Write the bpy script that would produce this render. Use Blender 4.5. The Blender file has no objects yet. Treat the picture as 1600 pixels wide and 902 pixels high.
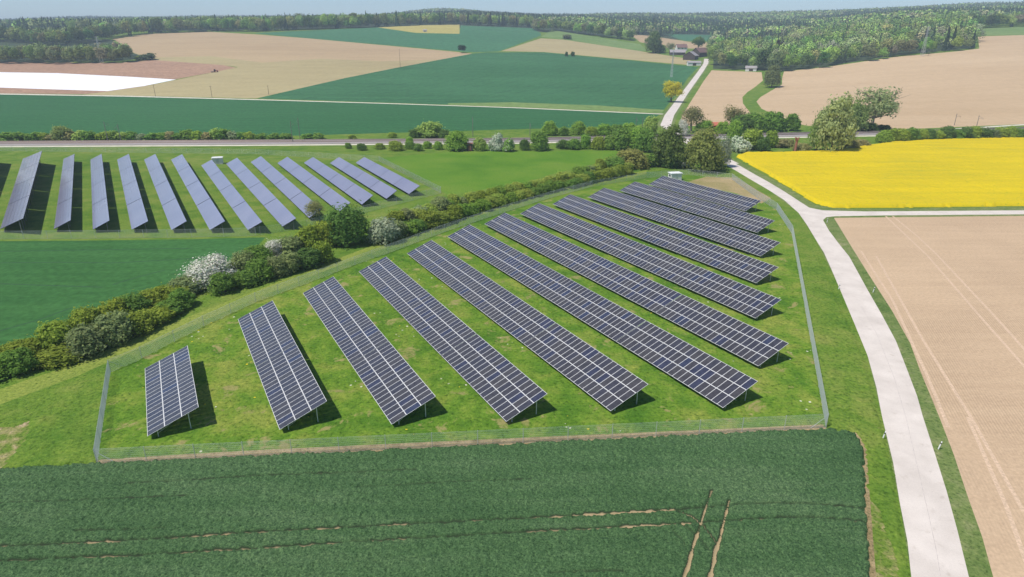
import bpy, math, random
import numpy as np
from mathutils import Vector
from mathutils.geometry import delaunay_2d_cdt
random.seed(7); RNG = np.random.default_rng(7)
sc = bpy.context.scene; COL = sc.collection
PI = math.pi
# ------------------------------------------------------------------ camera
F = 1000.0; PITCH = 0.36835645; H = 42.14
CP, SP = math.cos(PITCH), math.sin(PITCH)
cd = bpy.data.cameras.new('camera'); cam = bpy.data.objects.new('camera', cd); COL.objects.link(cam)
cam.location = (0, 0, H); cam.rotation_euler = (PI/2-PITCH, 0, 0)
cd.sensor_width = 36; cd.lens = 36*F/1600; cd.clip_start = 0.5; cd.clip_end = 20000
sc.camera = cam
# ------------------------------------------------------------------ terrain
DK = np.array([200, 300, 400, 500, 600, 750, 900, 1200, 1600, 2200, 3200, 4500, 7000.])
TAB = {
 0:    (181, 158, 126, 99, 80, 54, 46, 42, 39),
 200:  (181, 158, 128, 97, 78, 54, 45, 40, 36),
 400:  (181, 156, 130, 97, 75, 50, 42, 37, 33),
 600:  (181, 157, 135, 100, 78, 46, 39, 34, 31),
 720:  (181, 158, 137, 103, 81, 47, 37, 28, 22),
 860:  (181, 158, 139, 107, 85, 54, 41, 34, 30),
 1000: (181, 158, 141, 111, 90, 62, 47, 35, 28),
 1100: (181, 158, 140, 108, 88, 66, 52, 38, 31),
 1200: (181, 157, 137, 104, 86, 64, 49, 36, 29),
 1400: (181, 152, 124, 88, 66, 43, 31, 24, 19),
 1600: (180, 145, 113, 78, 56, 35, 24, 17, 11)}
UK = np.array([(x-800)/1000*.95 for x in TAB])
ZT = []
for x, ys in TAB.items():
    z = [0, 0]
    for D, y in zip(DK[2:11], ys):
        z.append(max(0.0, H+D*math.tan(math.atan((451-y)/F)-PITCH)))
    z += [z[-1]-5, z[-1]-60]
    ZT.append(z)
ZT = np.array(ZT)
def _slopes(x, y):
    h = np.diff(x); d = np.diff(y, axis=-1)/h
    m = np.zeros_like(y); m[..., 1:-1] = (d[..., :-1]*h[1:]+d[..., 1:]*h[:-1])/(h[1:]+h[:-1])
    m[..., 0] = 0; m[..., -1] = d[..., -1]
    return m
ZM = _slopes(DK, ZT); ZM[:, 1] = 0
UM = None
def terrain(X, Y):
    X = np.asarray(X, float); Y = np.asarray(Y, float)
    Yc = np.clip(Y, 201, 6999); u = np.clip(X/np.maximum(Y, 50), UK[0], UK[-1])
    i = np.clip(np.searchsorted(DK, Yc)-1, 0, len(DK)-2)
    h = DK[i+1]-DK[i]; t = (Yc-DK[i])/h
    a = 2*t**3-3*t**2+1; b = t**3-2*t**2+t; c = -2*t**3+3*t**2; d = t**3-t**2
    def col(k): return a*ZT[k, i]+b*h*ZM[k, i]+c*ZT[k, i+1]+d*h*ZM[k, i+1]
    j = np.clip(np.searchsorted(UK, u)-1, 0, len(UK)-2)
    s = (u-UK[j])/(UK[j+1]-UK[j])
    z0, z1 = col(j), col(j+1); zp, zn = col(np.maximum(j-1, 0)), col(np.minimum(j+2, len(UK)-1))
    m0 = (z1-zp)/2; m1 = (zn-z0)/2
    z = (2*s**3-3*s**2+1)*z0+(s**3-2*s**2+s)*m0+(-2*s**3+3*s**2)*z1+(s**3-s**2)*m1
    roll = np.clip((Y-1700)/700, 0, 1)*26*(vnoise(X/420+3, Y/650, 77)-.5)
    return np.where(Y < 300, 0.0, z+roll)
YS = np.concatenate([np.linspace(5, 300, 60), np.geomspace(303, 4400, 500)])
def ray(px, py):
    x = (px-800)/F; u = -(py-451)/F
    return x, CP+u*SP, -SP+u*CP
def gp(px, py, h=0.0):
    """point on the ground (plus h) seen at a pixel of the 1600 x 902 photograph"""
    dx, dy, dz = ray(px, py)
    if dz < 0:
        t = -(H-h)/dz
        if t*dy < 300: return np.array([t*dx, t*dy, h])
    xs = dx/dy*YS; zr = H+dz/dy*YS; g = terrain(xs, YS)+h
    k = np.nonzero(zr < g)[0]; k = k[k > 0]
    if len(k) == 0:
        Y = 3100.0
    else:
        lo, hi = YS[k[0]-1], YS[k[0]]
        for _ in range(25):
            m = (lo+hi)/2
            if H+dz/dy*m < float(terrain(dx/dy*m, m))+h: hi = m
            else: lo = m
        Y = (lo+hi)/2
    return np.array([dx/dy*Y, Y, float(terrain(dx/dy*Y, Y))+h])
def mpp(P):
    """metres per photograph pixel at a point"""
    return (P[1]*CP+(H-P[2])*SP)/F
# ------------------------------------------------------------------ noise in numpy
def vnoise(x, y, seed=0):
    xi = np.floor(x).astype(np.int64); yi = np.floor(y).astype(np.int64)
    fx = x-xi; fy = y-yi; fx = fx*fx*(3-2*fx); fy = fy*fy*(3-2*fy)
    def hh(a, b):
        n = (a*374761393+b*668265263+seed*1442695041) & 0xffffffff
        n = ((n ^ (n >> 13))*1274126177) & 0xffffffff
        return ((n ^ (n >> 16)) & 0xffff)/65535.0
    return (hh(xi, yi)*(1-fx)+hh(xi+1, yi)*fx)*(1-fy)+(hh(xi, yi+1)*(1-fx)+hh(xi+1, yi+1)*fx)*fy
# ------------------------------------------------------------------ materials
def NT(name):
    m = bpy.data.materials.new(name); m.use_nodes = True
    nt = m.node_tree; nt.nodes.clear()
    return m, nt, nt.nodes, nt.links
class G:
    def __init__(s, name):
        s.m, s.nt, s.n, s.l = NT(name)
        s.out = s.n.new('ShaderNodeOutputMaterial')
    def new(s, t, **k):
        o = s.n.new(t)
        for a, b in k.items(): setattr(o, a, b)
        return o
    def lk(s, a, b): s.l.new(a, b)
    def pos(s):
        return s.new('ShaderNodeNewGeometry').outputs['Position']
    def mapping(s, v, rot=0, scale=(1, 1, 1)):
        m = s.new('ShaderNodeMapping'); s.lk(v, m.inputs[0])
        m.inputs['Rotation'].default_value = (0, 0, rot); m.inputs['Scale'].default_value = scale
        return m.outputs[0]
    def noise(s, v, scale, detail=3, rough=.55, dist=0):
        t = s.new('ShaderNodeTexNoise'); s.lk(v, t.inputs['Vector'])
        t.inputs['Scale'].default_value = scale; t.inputs['Detail'].default_value = detail
        t.inputs['Roughness'].default_value = rough; t.inputs['Distortion'].default_value = dist
        return t.outputs['Fac']
    def ramp(s, f, stops):
        r = s.new('ShaderNodeValToRGB'); s.lk(f, r.inputs[0])
        e = r.color_ramp.elements
        while len(e) < len(stops): e.new(.5)
        for q, (p, c) in zip(e, stops):
            q.position = p; q.color = (*c, 1) if len(c) == 3 else c
        return r.outputs[0]
    def mix(s, f, a, b, mode='MIX'):
        m = s.new('ShaderNodeMix', data_type='RGBA', blend_type=mode)
        for v, i in ((f, 0), (a, 6), (b, 7)):
            if isinstance(v, (int, float)): m.inputs[i].default_value = v
            elif isinstance(v, tuple): m.inputs[i].default_value = (*v, 1)
            else: s.lk(v, m.inputs[i])
        return m.outputs[2]
    def math(s, op, a, b=0.0):
        m = s.new('ShaderNodeMath', operation=op)
        for v, i in ((a, 0), (b, 1)):
            if isinstance(v, (int, float)): m.inputs[i].default_value = v
            else: s.lk(v, m.inputs[i])
        return m.outputs[0]
    def bsdf(s, col, rough=.9, spec=.2, metal=0, bump=None, bstr=.5, bdist=.1):
        b = s.new('ShaderNodeBsdfPrincipled')
        if isinstance(col, tuple): b.inputs['Base Color'].default_value = (*col, 1)
        else: s.lk(col, b.inputs['Base Color'])
        b.inputs['Roughness'].default_value = rough
        b.inputs['Specular IOR Level'].default_value = spec
        b.inputs['Metallic'].default_value = metal
        if bump is not None:
            n = s.new('ShaderNodeBump'); n.inputs['Strength'].default_value = bstr
            n.inputs['Distance'].default_value = bdist
            s.lk(bump, n.inputs['Height']); s.lk(n.outputs[0], b.inputs['Normal'])
        s.lk(b.outputs[0], s.out.inputs[0])
        return b
def plain(name, c, rough=.7, metal=0, spec=.4, var=.12, sc_=1.5):
    g = G(name); f = g.noise(g.pos(), sc_, 3)
    col = g.ramp(f, [(.3, tuple(v*(1-var) for v in c)), (.7, tuple(min(1, v*(1+var)) for v in c))])
    g.bsdf(col, rough, spec, metal); return g.m
def field(name, c1, c2, rot=0, stripe=0.25, stretch=14, big=.012, fine=.9, bstr=.3, bdist=.08, c3=None, lines=None, rough=.95, grain=.72):
    """crop or soil: large patches, streaks along the drilling direction, fine grain"""
    g = G(name); p = g.pos()
    n1 = g.noise(p, big, 4, .6)
    mp = g.mapping(p, -rot, (1/stretch, 1, 1)); n2 = g.noise(mp, stripe, 3, .6)
    n3 = g.noise(p, fine, 2, .7)
    s = g.math('ADD', g.math('MULTIPLY', n1, .5), g.math('MULTIPLY', n2, .5))
    col = g.ramp(s, [(.36, c1), (.62, c2)] if c3 is None else [(.34, c1), (.52, c2), (.68, c3)])
    k = g.ramp(n3, [(.25, (grain,)*3), (.75, (1+(1-grain)*.8,)*3)])
    col = g.mix(1.0, col, k, 'MULTIPLY')
    if lines:
        w = g.new('ShaderNodeTexWave', wave_type='BANDS', bands_direction='Y')
        g.lk(g.mapping(p, -rot), w.inputs[0]); w.inputs['Scale'].default_value = lines[0]
        w.inputs['Distortion'].default_value = .3; w.inputs['Detail'].default_value = 1
        k2 = g.ramp(w.outputs['Fac'], [(lines[1], (1, 1, 1)), (min(1, lines[1]+.3), (lines[2],)*3)])
        patch = g.ramp(g.noise(p, .06, 3, .6), [(.42, (0, 0, 0)), (.6, (1, 1, 1))])
        col = g.mix(patch, col, g.mix(1.0, col, k2, 'MULTIPLY'))
    g.bsdf(col, rough, .1, 0, n3, bstr, bdist)
    return g.m
def near_soil():
    a, b = gp(1369, 400), gp(1516, 650); rot = math.atan2(b[1]-a[1], b[0]-a[0])
    return field('drilled_soil', (.49, .35, .225), (.545, .395, .255), rot=rot, stripe=.5, stretch=20, big=.02, fine=2.2, bstr=.2, bdist=.03, grain=.85, lines=(.9, .5, .86))

def grass(name, stops, patch=.22, fine=2.4, bare=None, bdist=.25, flowers=0.0):
    g = G(name); p = g.pos()
    n1 = g.noise(p, .035, 3, .55); n2 = g.noise(p, patch, 4, .62, .3); n3 = g.noise(p, fine, 3, .7)
    s = g.math('ADD', g.math('MULTIPLY', n1, .42), g.math('MULTIPLY', n2, .58))
    col = g.ramp(s, stops)
    k = g.ramp(n3, [(.3, (.34, .42, .34)), (.46, (.92, .95, .9)), (.6, (1.12, 1.08, 1.1)), (.74, (1.75, 1.5, 1.6))])
    col = g.mix(1.0, col, k, 'MULTIPLY')
    if bare:
        b1 = g.noise(p, bare[0], 5, .7, .4)
        m = g.ramp(b1, [(bare[1], (0, 0, 0)), (bare[1]+.06, (1, 1, 1))])
        col = g.mix(m, col, bare[2])
    if flowers:
        v = g.new('ShaderNodeTexVoronoi'); g.lk(p, v.inputs['Vector']); v.inputs['Scale'].default_value = .9
        clump = g.noise(p, .09, 3, .6)
        d = g.math('LESS_THAN', v.outputs['Distance'], .14)
        c2 = g.math('GREATER_THAN', clump, .60-flowers)
        sep = g.new('ShaderNodeSeparateColor'); g.lk(v.outputs['Color'], sep.inputs[0])
        fc = g.mix(g.math('GREATER_THAN', sep.outputs[0], .72), (.55, .55, .42), (.62, .5, .03))
        col = g.mix(g.math('MULTIPLY', d, c2), col, fc)
    g.bsdf(col, .95, .1, 0, g.math('ADD', n3, g.math('MULTIPLY', n2, 1.5)), .7, bdist)
    return g.m
def prot(a, b):
    a, b = gp(*a), gp(*b); return math.atan2(b[1]-a[1], b[0]-a[0])
M = {}
M['track_dark'] = plain('crop_track', (.022, .075, .022), .95, var=.3)
GL = [(.38, (.065, .155, .015)), (.5, (.12, .215, .022)), (.62, (.215, .26, .045))]
M['grass'] = grass('grass_outer', [(.36, (.075, .16, .018)), (.5, (.13, .21, .028)), (.64, (.20, .24, .05))], bare=(.15, .68, (.36, .27, .14)))
M['grass_in'] = grass('grass_park', GL, bare=(.24, .585, (.27, .25, .09)), flowers=.02)
M['grass_mown'] = grass('grass_mown', [(.35, (.15, .22, .035)), (.5, (.235, .28, .055)), (.65, (.19, .26, .04))], patch=.08)
M['grass_dark'] = grass('grass_rank', [(.35, (.06, .12, .03)), (.5, (.1, .17, .045)), (.65, (.16, .2, .08))], patch=.4)
M['meadow'] = grass('meadow', [(.35, (.075, .18, .015)), (.5, (.11, .22, .02)), (.66, (.15, .24, .03))], patch=.05)
M['verge'] = grass('verge_grass', [(.35, (.10, .16, .04)), (.5, (.16, .21, .065)), (.65, (.25, .26, .12))], patch=.5, fine=2.5)
M['dry'] = grass('dry_grass', [(.35, (.2, .15, .075)), (.5, (.34, .26, .14)), (.65, (.42, .32, .19))], patch=.9, fine=4, bdist=.1)
M['baretan'] = grass('bare_ground', [(.35, (.2, .2, .06)), (.5, (.34, .27, .13)), (.62, (.42, .32, .18))], patch=.12)
M['worn'] = grass('worn_grass', [(.42, (.13, .2, .03)), (.5, (.26, .25, .09)), (.58, (.42, .33, .19))], patch=.7, fine=3)
M['crop'] = field('young_cereal', (.022, .105, .035), (.038, .14, .05), rot=.05, stripe=.3)
M['crop_far'] = field('cereal_far', (.036, .12, .046), (.058, .17, .07), rot=prot((820, 160), (1010, 108)), stripe=.11, stretch=22, big=.006, fine=.3, lines=(.024, .62, .86))
M['crop_farb'] = field('cereal_farther', (.05, .15, .07), (.065, .18, .085), rot=-.1, stripe=.1, big=.005, fine=.2, lines=(.014, .6, .9))
M['crop_strip'] = field('cereal_strip', (.03, .115, .04), (.045, .145, .052), rot=-.02, stripe=.25, big=.006, fine=.4, lines=(.03, .62, .88))
M['crop_mid'] = field('cereal_mid', (.033, .108, .028), (.047, .138, .036), rot=.2, stripe=.3, big=.02, fine=.8, c3=(.055, .155, .045))
M['pale_green'] = field('pale_pasture', (.13, .22, .06), (.2, .27, .09), stripe=.1, big=.008, fine=.2)
M['ochre'] = field('ochre_stubble', (.38, .33, .1), (.45, .38, .12), stripe=.1, big=.01, fine=.3)
M['tan'] = field('tan_soil', (.40, .285, .165), (.46, .34, .195), grain=.9, lines=(.012, .6, .94), rot=.5, stripe=.05, stretch=10, big=.005, fine=.3)
M['tan_green'] = field('tan_sprouting', (.36, .29, .15), (.42, .35, .18), grain=.9, lines=(.012, .6, .94), rot=.5, stripe=.05, stretch=10, big=.006, fine=.3)
M['tan_red'] = field('reddish_soil', (.34, .21, .14), (.42, .26, .17), rot=.1, stripe=.08, stretch=10, big=.008, fine=.3)
M['tan_near'] = near_soil()
M['tan_right'] = field('ploughed_soil', (.47, .335, .20), (.545, .40, .25), rot=.03, stripe=.03, stretch=10, big=.004, fine=.2, bstr=.05, grain=.92)
M['foil'] = plain('white_foil', (.93, .93, .93), .5, var=.02)
M['path'] = plain('chalk_path', (.62, .56, .46), .9, var=.15, sc_=.3)
M['soil'] = field('bare_crop_soil', (.17, .15, .09), (.27, .22, .14), fine=3)
M['lightsoil'] = field('track_soil', (.56, .41, .28), (.62, .45, .31), fine=3)
M['forest_floor'] = plain('forest_floor', (.035, .055, .02), .95, var=.4, sc_=.2)
M['ballast'] = field('ballast', (.25, .22, .21), (.36, .32, .31), fine=4, bdist=.05)
M['rust'] = plain('rail_steel', (.16, .11, .085), .5, .5)
M['sleeper'] = plain('sleeper', (.24, .23, .22), .85)
M['galv'] = plain('galvanised', (.55, .57, .56), .45, .35, var=.06)
M['wire'] = plain('fence_wire', (.62, .67, .63), .5, .2, var=.05)
M['alu'] = plain('aluminium', (.70, .69, .67), .5, .1, var=.03)
M['white'] = plain('white_paint', (.8, .8, .78), .5, var=.04)
M['offwhite'] = plain('render_white', (.7, .68, .64), .8, var=.07)
M['black'] = plain('black_plastic', (.02, .02, .02), .5)
M['bark'] = plain('bark', (.12, .09, .065), .95, var=.3, sc_=4)
M['palebark'] = plain('pale_bark', (.26, .22, .17), .95, var=.2, sc_=4)
M['redbark'] = plain('red_bark', (.28, .12, .08), .95, var=.3, sc_=3)
M['wood'] = plain('dark_boards', (.07, .05, .04), .85, var=.25)
M['greyroof'] = plain('grey_roof', (.33, .3, .3), .8)
M['brownroof'] = plain('brown_tiles', (.2, .115, .1), .85, var=.2)
M['redroof'] = plain('red_tiles', (.5, .14, .09), .8, var=.15)
M['glass'] = plain('window_glass', (.03, .035, .045), .1, spec=.8)
M['brownmast'] = plain('mast_steel', (.2, .19, .17), .7, .2)
M['redpaint'] = plain('tractor_red', (.35, .05, .03), .4)
def concrete():
    g = G('concrete_road'); p = g.pos()
    n1 = g.noise(p, .25, 5, .6); n2 = g.noise(p, 6, 3, .7)
    col = g.ramp(n1, [(.3, (.56, .495, .435)), (.7, (.70, .625, .555))])
    k = g.ramp(n2, [(.2, (.9,)*3), (.8, (1.06,)*3)])
    col = g.mix(1.0, col, k, 'MULTIPLY')
    st = g.ramp(g.noise(p, .9, 2, .5), [(.62, (1, 1, 1)), (.78, (.82, .80, .77))])
    col = g.mix(1.0, col, st, 'MULTIPLY')
    g.bsdf(col, .85, .2, 0, n2, .2, .01); return g.m
M['concrete'] = concrete()
M['seam'] = plain('road_seam', (.5, .44, .40), .9, var=.2)
def rape():
    g = G('rapeseed'); p = g.pos()
    n1 = g.noise(g.mapping(p, -.02, (1/9, 1, 1)), .22, 4, .65); n2 = g.noise(p, 1.3, 3, .75); n0 = g.noise(p, .03, 3)
    s = g.math('ADD', g.math('MULTIPLY', n1, .6), g.math('MULTIPLY', n0, .4))
    col = g.ramp(s, [(.3, (.38, .36, .03)), (.44, (.54, .42, .012)), (.6, (.62, .47, .010))])
    sp = g.ramp(n2, [(.28, (.5, .72, 2.2)), (.42, (1, 1, 1)), (.8, (1.08, 1.05, 1))])
    col = g.mix(1.0, col, sp, 'MULTIPLY')
    g.bsdf(col, .9, .1, 0, n2, .6, .25); return g.m
M['rape'] = rape()
M['rape_side'] = plain('rape_stems', (.10, .17, .04), .9, var=.3, sc_=2)
def canopy():
    g = G('crop_canopy'); p = g.pos()
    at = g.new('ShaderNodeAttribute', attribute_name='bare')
    n1 = g.noise(p, .06, 4, .6); n2 = g.noise(p, 5.5, 4, .85)
    n4 = g.noise(g.mapping(p, -.07, (.12, 1, 1)), .5, 3, .6)
    s = g.math('ADD', g.math('MULTIPLY', n1, .5), g.math('MULTIPLY', n4, .5))
    col = g.ramp(s, [(.34, (.052, .118, .041)), (.5, (.070, .146, .053)), (.66, (.098, .176, .073))])
    k = g.ramp(n2, [(.34, (.18, .24, .24)), (.5, (1, 1, 1)), (.66, (2.3, 1.85, 1.95))])
    col = g.mix(1.0, col, k, 'MULTIPLY')
    col = g.mix(g.ramp(at.outputs['Fac'], [(.02, (0, 0, 0)), (.2, (1, 1, 1))]), col, (.042, .068, .032))  # shade of the crop edge painted as a dark band along the tracks
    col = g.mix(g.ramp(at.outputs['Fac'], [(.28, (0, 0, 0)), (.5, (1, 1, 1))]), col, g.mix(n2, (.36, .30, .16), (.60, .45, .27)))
    g.bsdf(col, .85, .15, 0, n2, .9, .2); return g.m
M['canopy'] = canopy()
def leaf(name, blossom=None, thr=.5, trans=.5):
    g = G(name)
    oi = g.new('ShaderNodeObjectInfo'); at = g.new('ShaderNodeAttribute', attribute_name='tint')
    k = g.ramp(at.outputs['Fac'], [(0, (.7, .76, .7)), (.5, (1, 1, 1)), (1, (1.32, 1.24, 1.12))])
    col = g.mix(1.0, oi.outputs['Color'], k, 'MULTIPLY')
    if blossom:
        col = g.mix(g.ramp(at.outputs['Fac'], [(thr, (0, 0, 0)), (thr+.03, (1, 1, 1))]), col, blossom)
    d = g.new('ShaderNodeBsdfDiffuse'); t = g.new('ShaderNodeBsdfTranslucent'); mx = g.new('ShaderNodeMixShader')
    g.lk(col, d.inputs[0]); g.lk(col, t.inputs[0]); mx.inputs[0].default_value = trans
    g.lk(d.outputs[0], mx.inputs[1]); g.lk(t.outputs[0], mx.inputs[2]); g.lk(mx.outputs[0], g.out.inputs[0])
    return g.m
M['leaf'] = leaf('foliage')
M['blossom'] = leaf('foliage_blossom', (.74, .72, .62), .3, .25)
M['blossom_some'] = leaf('foliage_some_blossom', (.6, .6, .48), .72, .2)
def leafcol():
    g = G('foliage_mass'); at = g.new('ShaderNodeAttribute', attribute_name='col')
    d = g.new('ShaderNodeBsdfDiffuse'); g.lk(at.outputs['Color'], d.inputs[0]); g.lk(d.outputs[0], g.out.inputs[0])
    return g.m
M['leafcol'] = leafcol()
PV = []
for k, c in enumerate([(.050, .046, .050), (.046, .044, .054), (.038, .040, .066), (.058, .053, .054), (.036, .042, .074)]):
    g = G('solar_glass_%d' % k); p = g.pos(); n = g.noise(p, 1.6, 3, .7)
    b = g.bsdf(g.ramp(n, [(.3, tuple(v*.78 for v in c)), (.7, tuple(v*1.3 for v in c))]), .2, .5)
    b.inputs['Coat Weight'].default_value = .5; b.inputs['Coat Roughness'].default_value = .08
    PV.append(g.m)
def thinfilm():
    g = G('thin_film_glass'); p = g.pos()
    n = g.noise(p, .12, 3, .6); n2 = g.noise(p, 14, 1, .5)
    col = g.ramp(n, [(.3, (.225, .23, .32)), (.7, (.27, .27, .355))])
    b = g.bsdf(col, .22, .8)
    b.inputs['Coat Weight'].default_value = .35; b.inputs['Coat Roughness'].default_value = .15
    return g.m
M['film'] = thinfilm()
M['filmdark'] = plain('gap_dark', (.06, .065, .09), .5)
# ------------------------------------------------------------------ mesh helpers
def newmesh(name, V, Fc, mats, midx=None, smooth=False):
    V = np.asarray(V, np.float32).reshape(-1, 3); Fc = np.asarray(Fc, np.int32)
    me = bpy.data.meshes.new(name); k = Fc.shape[1]; n = len(Fc)
    me.vertices.add(len(V)); me.vertices.foreach_set('co', V.ravel())
    me.loops.add(n*k); me.loops.foreach_set('vertex_index', Fc.ravel())
    me.polygons.add(n); me.polygons.foreach_set('loop_start', np.arange(0, n*k, k, dtype=np.int32))
    for m in (mats if isinstance(mats, (list, tuple)) else [mats]): me.materials.append(m)
    if midx is not None: me.polygons.foreach_set('material_index', np.asarray(midx, np.int32))
    if smooth: me.polygons.foreach_set('use_smooth', np.ones(n, bool))
    me.update(calc_edges=True); me.validate()
    return me
def link(name, me, parent=None, loc=None, **k):
    o = bpy.data.objects.new(name, me); COL.objects.link(o)
    if parent is not None: o.parent = parent
    if loc is not None: o.location = tuple(loc)
    for a, b in k.items(): o[a] = b
    return o
def empty(name, loc, rz=0, **k):
    o = link(name, None, None, loc, **k); o.rotation_euler = (0, 0, rz); o.empty_display_size = .2
    return o
class MB:
    """collects boxes, bars and prisms into one mesh"""
    def __init__(s): s.v = []; s.f = []; s.mi = []
    def add(s, V, Fs, mi=0):
        b = len(s.v); s.v += [tuple(v) for v in V]
        for f in Fs: s.f.append([b+i for i in f]); s.mi.append(mi)
    def box(s, x0, y0, z0, x1, y1, z1, mi=0):
        V = [(x, y, z) for z in (z0, z1) for y in (y0, y1) for x in (x0, x1)]
        s.add(V, [(0, 2, 3, 1), (4, 5, 7, 6), (0, 1, 5, 4), (2, 6, 7, 3), (0, 4, 6, 2), (1, 3, 7, 5)], mi)
    def bar(s, a, b, r, r2=None, n=6, mi=0):
        a = Vector(a); b = Vector(b); d = (b-a).normalized()
        u = d.orthogonal().normalized(); w = d.cross(u); r2 = r if r2 is None else r2
        V = []
        for P, q in ((a, r), (b, r2)):
            for k in range(n):
                t = 2*PI*k/n; V.append(P+(u*math.cos(t)+w*math.sin(t))*q)
        Fs = [(k, (k+1) % n, n+(k+1) % n, n+k) for k in range(n)]
        Fs += [tuple(reversed(range(n))), tuple(range(n, 2*n))]
        s.add(V, Fs, mi)
    def mesh(s, name, mats):
        me = bpy.data.meshes.new(name); me.from_pydata(s.v, [], s.f)
        for m in (mats if isinstance(mats, (list, tuple)) else [mats]): me.materials.append(m)
        me.polygons.foreach_set('material_index', np.array(s.mi, np.int32)); me.update()
        return me
    def build(s, name, mats, parent=None, loc=None, **k):
        return link(name, s.mesh(name, mats), parent, loc, **k)
# ------------------------------------------------------------------ ground partition
def dense(pts, step, closed=True):
    out = []; n = len(pts)
    for i in range(n if closed else n-1):
        a = np.array(pts[i], float); b = np.array(pts[(i+1) % n], float)
        k = max(1, int(np.ceil(np.linalg.norm(b-a)/step)))
        for j in range(k): out.append(a+(b-a)*j/k)
    if not closed: out.append(np.array(pts[-1], float))
    return out
def W2(pts, step=25): return np.array([gp(*p)[:2] for p in dense(pts, step)])
def Wl(pts, step=25): return np.array([gp(*p)[:2] for p in dense(pts, step, False)])
def strip(line, w, off=0.0):
    L = np.array(line); T = np.gradient(L, axis=0); T /= np.linalg.norm(T, axis=1)[:, None]
    N = np.stack([-T[:, 1], T[:, 0]], 1); w = np.broadcast_to(np.asarray(w, float), (len(L),))[:, None]
    return np.concatenate([L+N*(off+w/2), (L+N*(off-w/2))[::-1]])
REG = []      # (name, object kind of ground, material, polygon) ; later wins
def reg(name, mat, poly): REG.append((name, M[mat], np.asarray(poly, float)))
far_edge = 9
# --- beyond the railway
reg('forest_floor', 'forest_floor', np.array([[-3200, 1250], [3200, 1250], [5000, 5200], [-5000, 5200]]))
reg('forest_floor', 'forest_floor', W2([(-260, 100), (0, 98), (185, 96), (238, 90), (200, 78), (172, 62), (60, 60), (0, 62), (-260, 62)]))
reg('forest_floor', 'forest_floor', W2([(1114, 108), (1232, 111), (1290, 104), (1400, 87), (1524, 75), (1524, 57), (1520, 46), (1300, 50), (1200, 56), (1116, 80)]))
reg('crop_field', 'crop_strip', W2([(-260, 147), (0, 147.5), (200, 150.5), (400, 155.5), (600, 161.5), (800, 168), (1032, 178), (1012, 192), (990, 197), (400, 214), (0, 216), (-260, 216)]))
reg('soil_field', 'tan_red', W2([(-260, 93), (0, 97), (90, 98), (190, 98), (240, 94), (350, 102), (370, 106), (340, 112), (275, 124), (225, 135), (168, 144), (130, 147.5), (0, 146), (-260, 144)]))
reg('soil_field', 'tan_green', W2([(175, 61), (230, 53), (330, 50), (400, 54), (480, 60), (600, 71), (700, 80), (738, 84), (690, 93), (620, 106), (540, 122), (470, 138), (400, 154), (130, 148), (170, 143), (225, 135), (275, 125), (340, 112), (372, 105), (350, 102), (240, 94), (200, 80), (188, 68)], 15))
reg('soil_field', 'tan', W2([(175, 61), (230, 53), (330, 50), (400, 54), (480, 60), (600, 71), (700, 80), (738, 84), (690, 93), (600, 96), (500, 92), (410, 98), (330, 88), (240, 90), (200, 80), (188, 68)], 15))
reg('foil_covered_field', 'foil', W2([(-260, 112), (0, 113), (90, 114.5), (200, 120), (275, 124.5), (225, 134.5), (168, 142.5), (90, 140), (0, 137), (-260, 136)], 15))
reg('crop_field', 'crop_far', W2([(402, 154), (470, 138), (540, 122), (620, 106), (690, 93), (738, 84), (760, 82), (850, 82), (1000, 96), (1091, 105), (1075, 122), (1060, 145), (1045, 162), (1034, 176), (800, 167), (600, 160.5)], 15))
reg('grass_verge', 'pale_green', W2([(700, 161.5), (800, 160), (935, 165), (1038, 172), (1034, 177), (800, 167.3), (700, 164)], 15))
reg('crop_field', 'crop_farb', W2([(395, 52), (500, 47), (590, 43), (650, 52), (718, 53), (720, 40), (830, 44), (845, 52), (845, 56), (780, 80.5), (740, 82), (700, 79), (560, 67)], 12))
reg('stubble_field', 'ochre', W2([(590, 43), (660, 39.5), (718, 38.5), (718, 53), (650, 51.5)], 12))
reg('soil_field', 'tan_green', W2([(783, 80), (845, 60), (880, 62), (1000, 80), (1075, 92), (1090, 103), (1000, 95), (850, 81.5)], 12))
reg('pasture', 'pale_green', W2([(845, 58), (862, 47), (1000, 69), (1012, 80), (1000, 80), (880, 61.5)], 12))
reg('soil_field', 'tan', W2([(985, 54), (1015, 56), (1080, 66), (1112, 66), (1112, 76), (1050, 76), (1000, 66)], 12))
reg('crop_field', 'crop_farb', W2([(1035, 53), (1112, 55), (1112, 65), (1070, 64)], 12))
reg('soil_field', 'tan_right', W2([(1112, 110), (1190, 113), (1192, 126), (1180, 136), (1168, 144), (1160, 152), (1161, 162), (1172, 176), (1192, 190), (1182, 197), (1062, 197), (1066, 180), (1085, 150), (1100, 126)], 12))
reg('soil_field', 'tan_right', W2([(1225, 112), (1290, 105), (1400, 89), (1500, 80), (1530, 76), (1528, 57), (1600, 55), (1900, 50), (1900, 180), (1600, 194), (1440, 201), (1350, 203), (1290, 201), (1240, 193), (1215, 182), (1190, 170), (1182, 159), (1188, 152), (1205, 142), (1222, 132), (1222, 122)], 15))
reg('crop_field', 'pale_green', W2([(1524, 45), (1600, 42), (1900, 38), (1900, 50), (1600, 54.5), (1530, 56)], 15))
reg('crop_field', 'crop_farb', W2([(-260, 44), (0, 45), (38, 45.5), (20, 55), (0, 57), (-260, 60)], 15))
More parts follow.
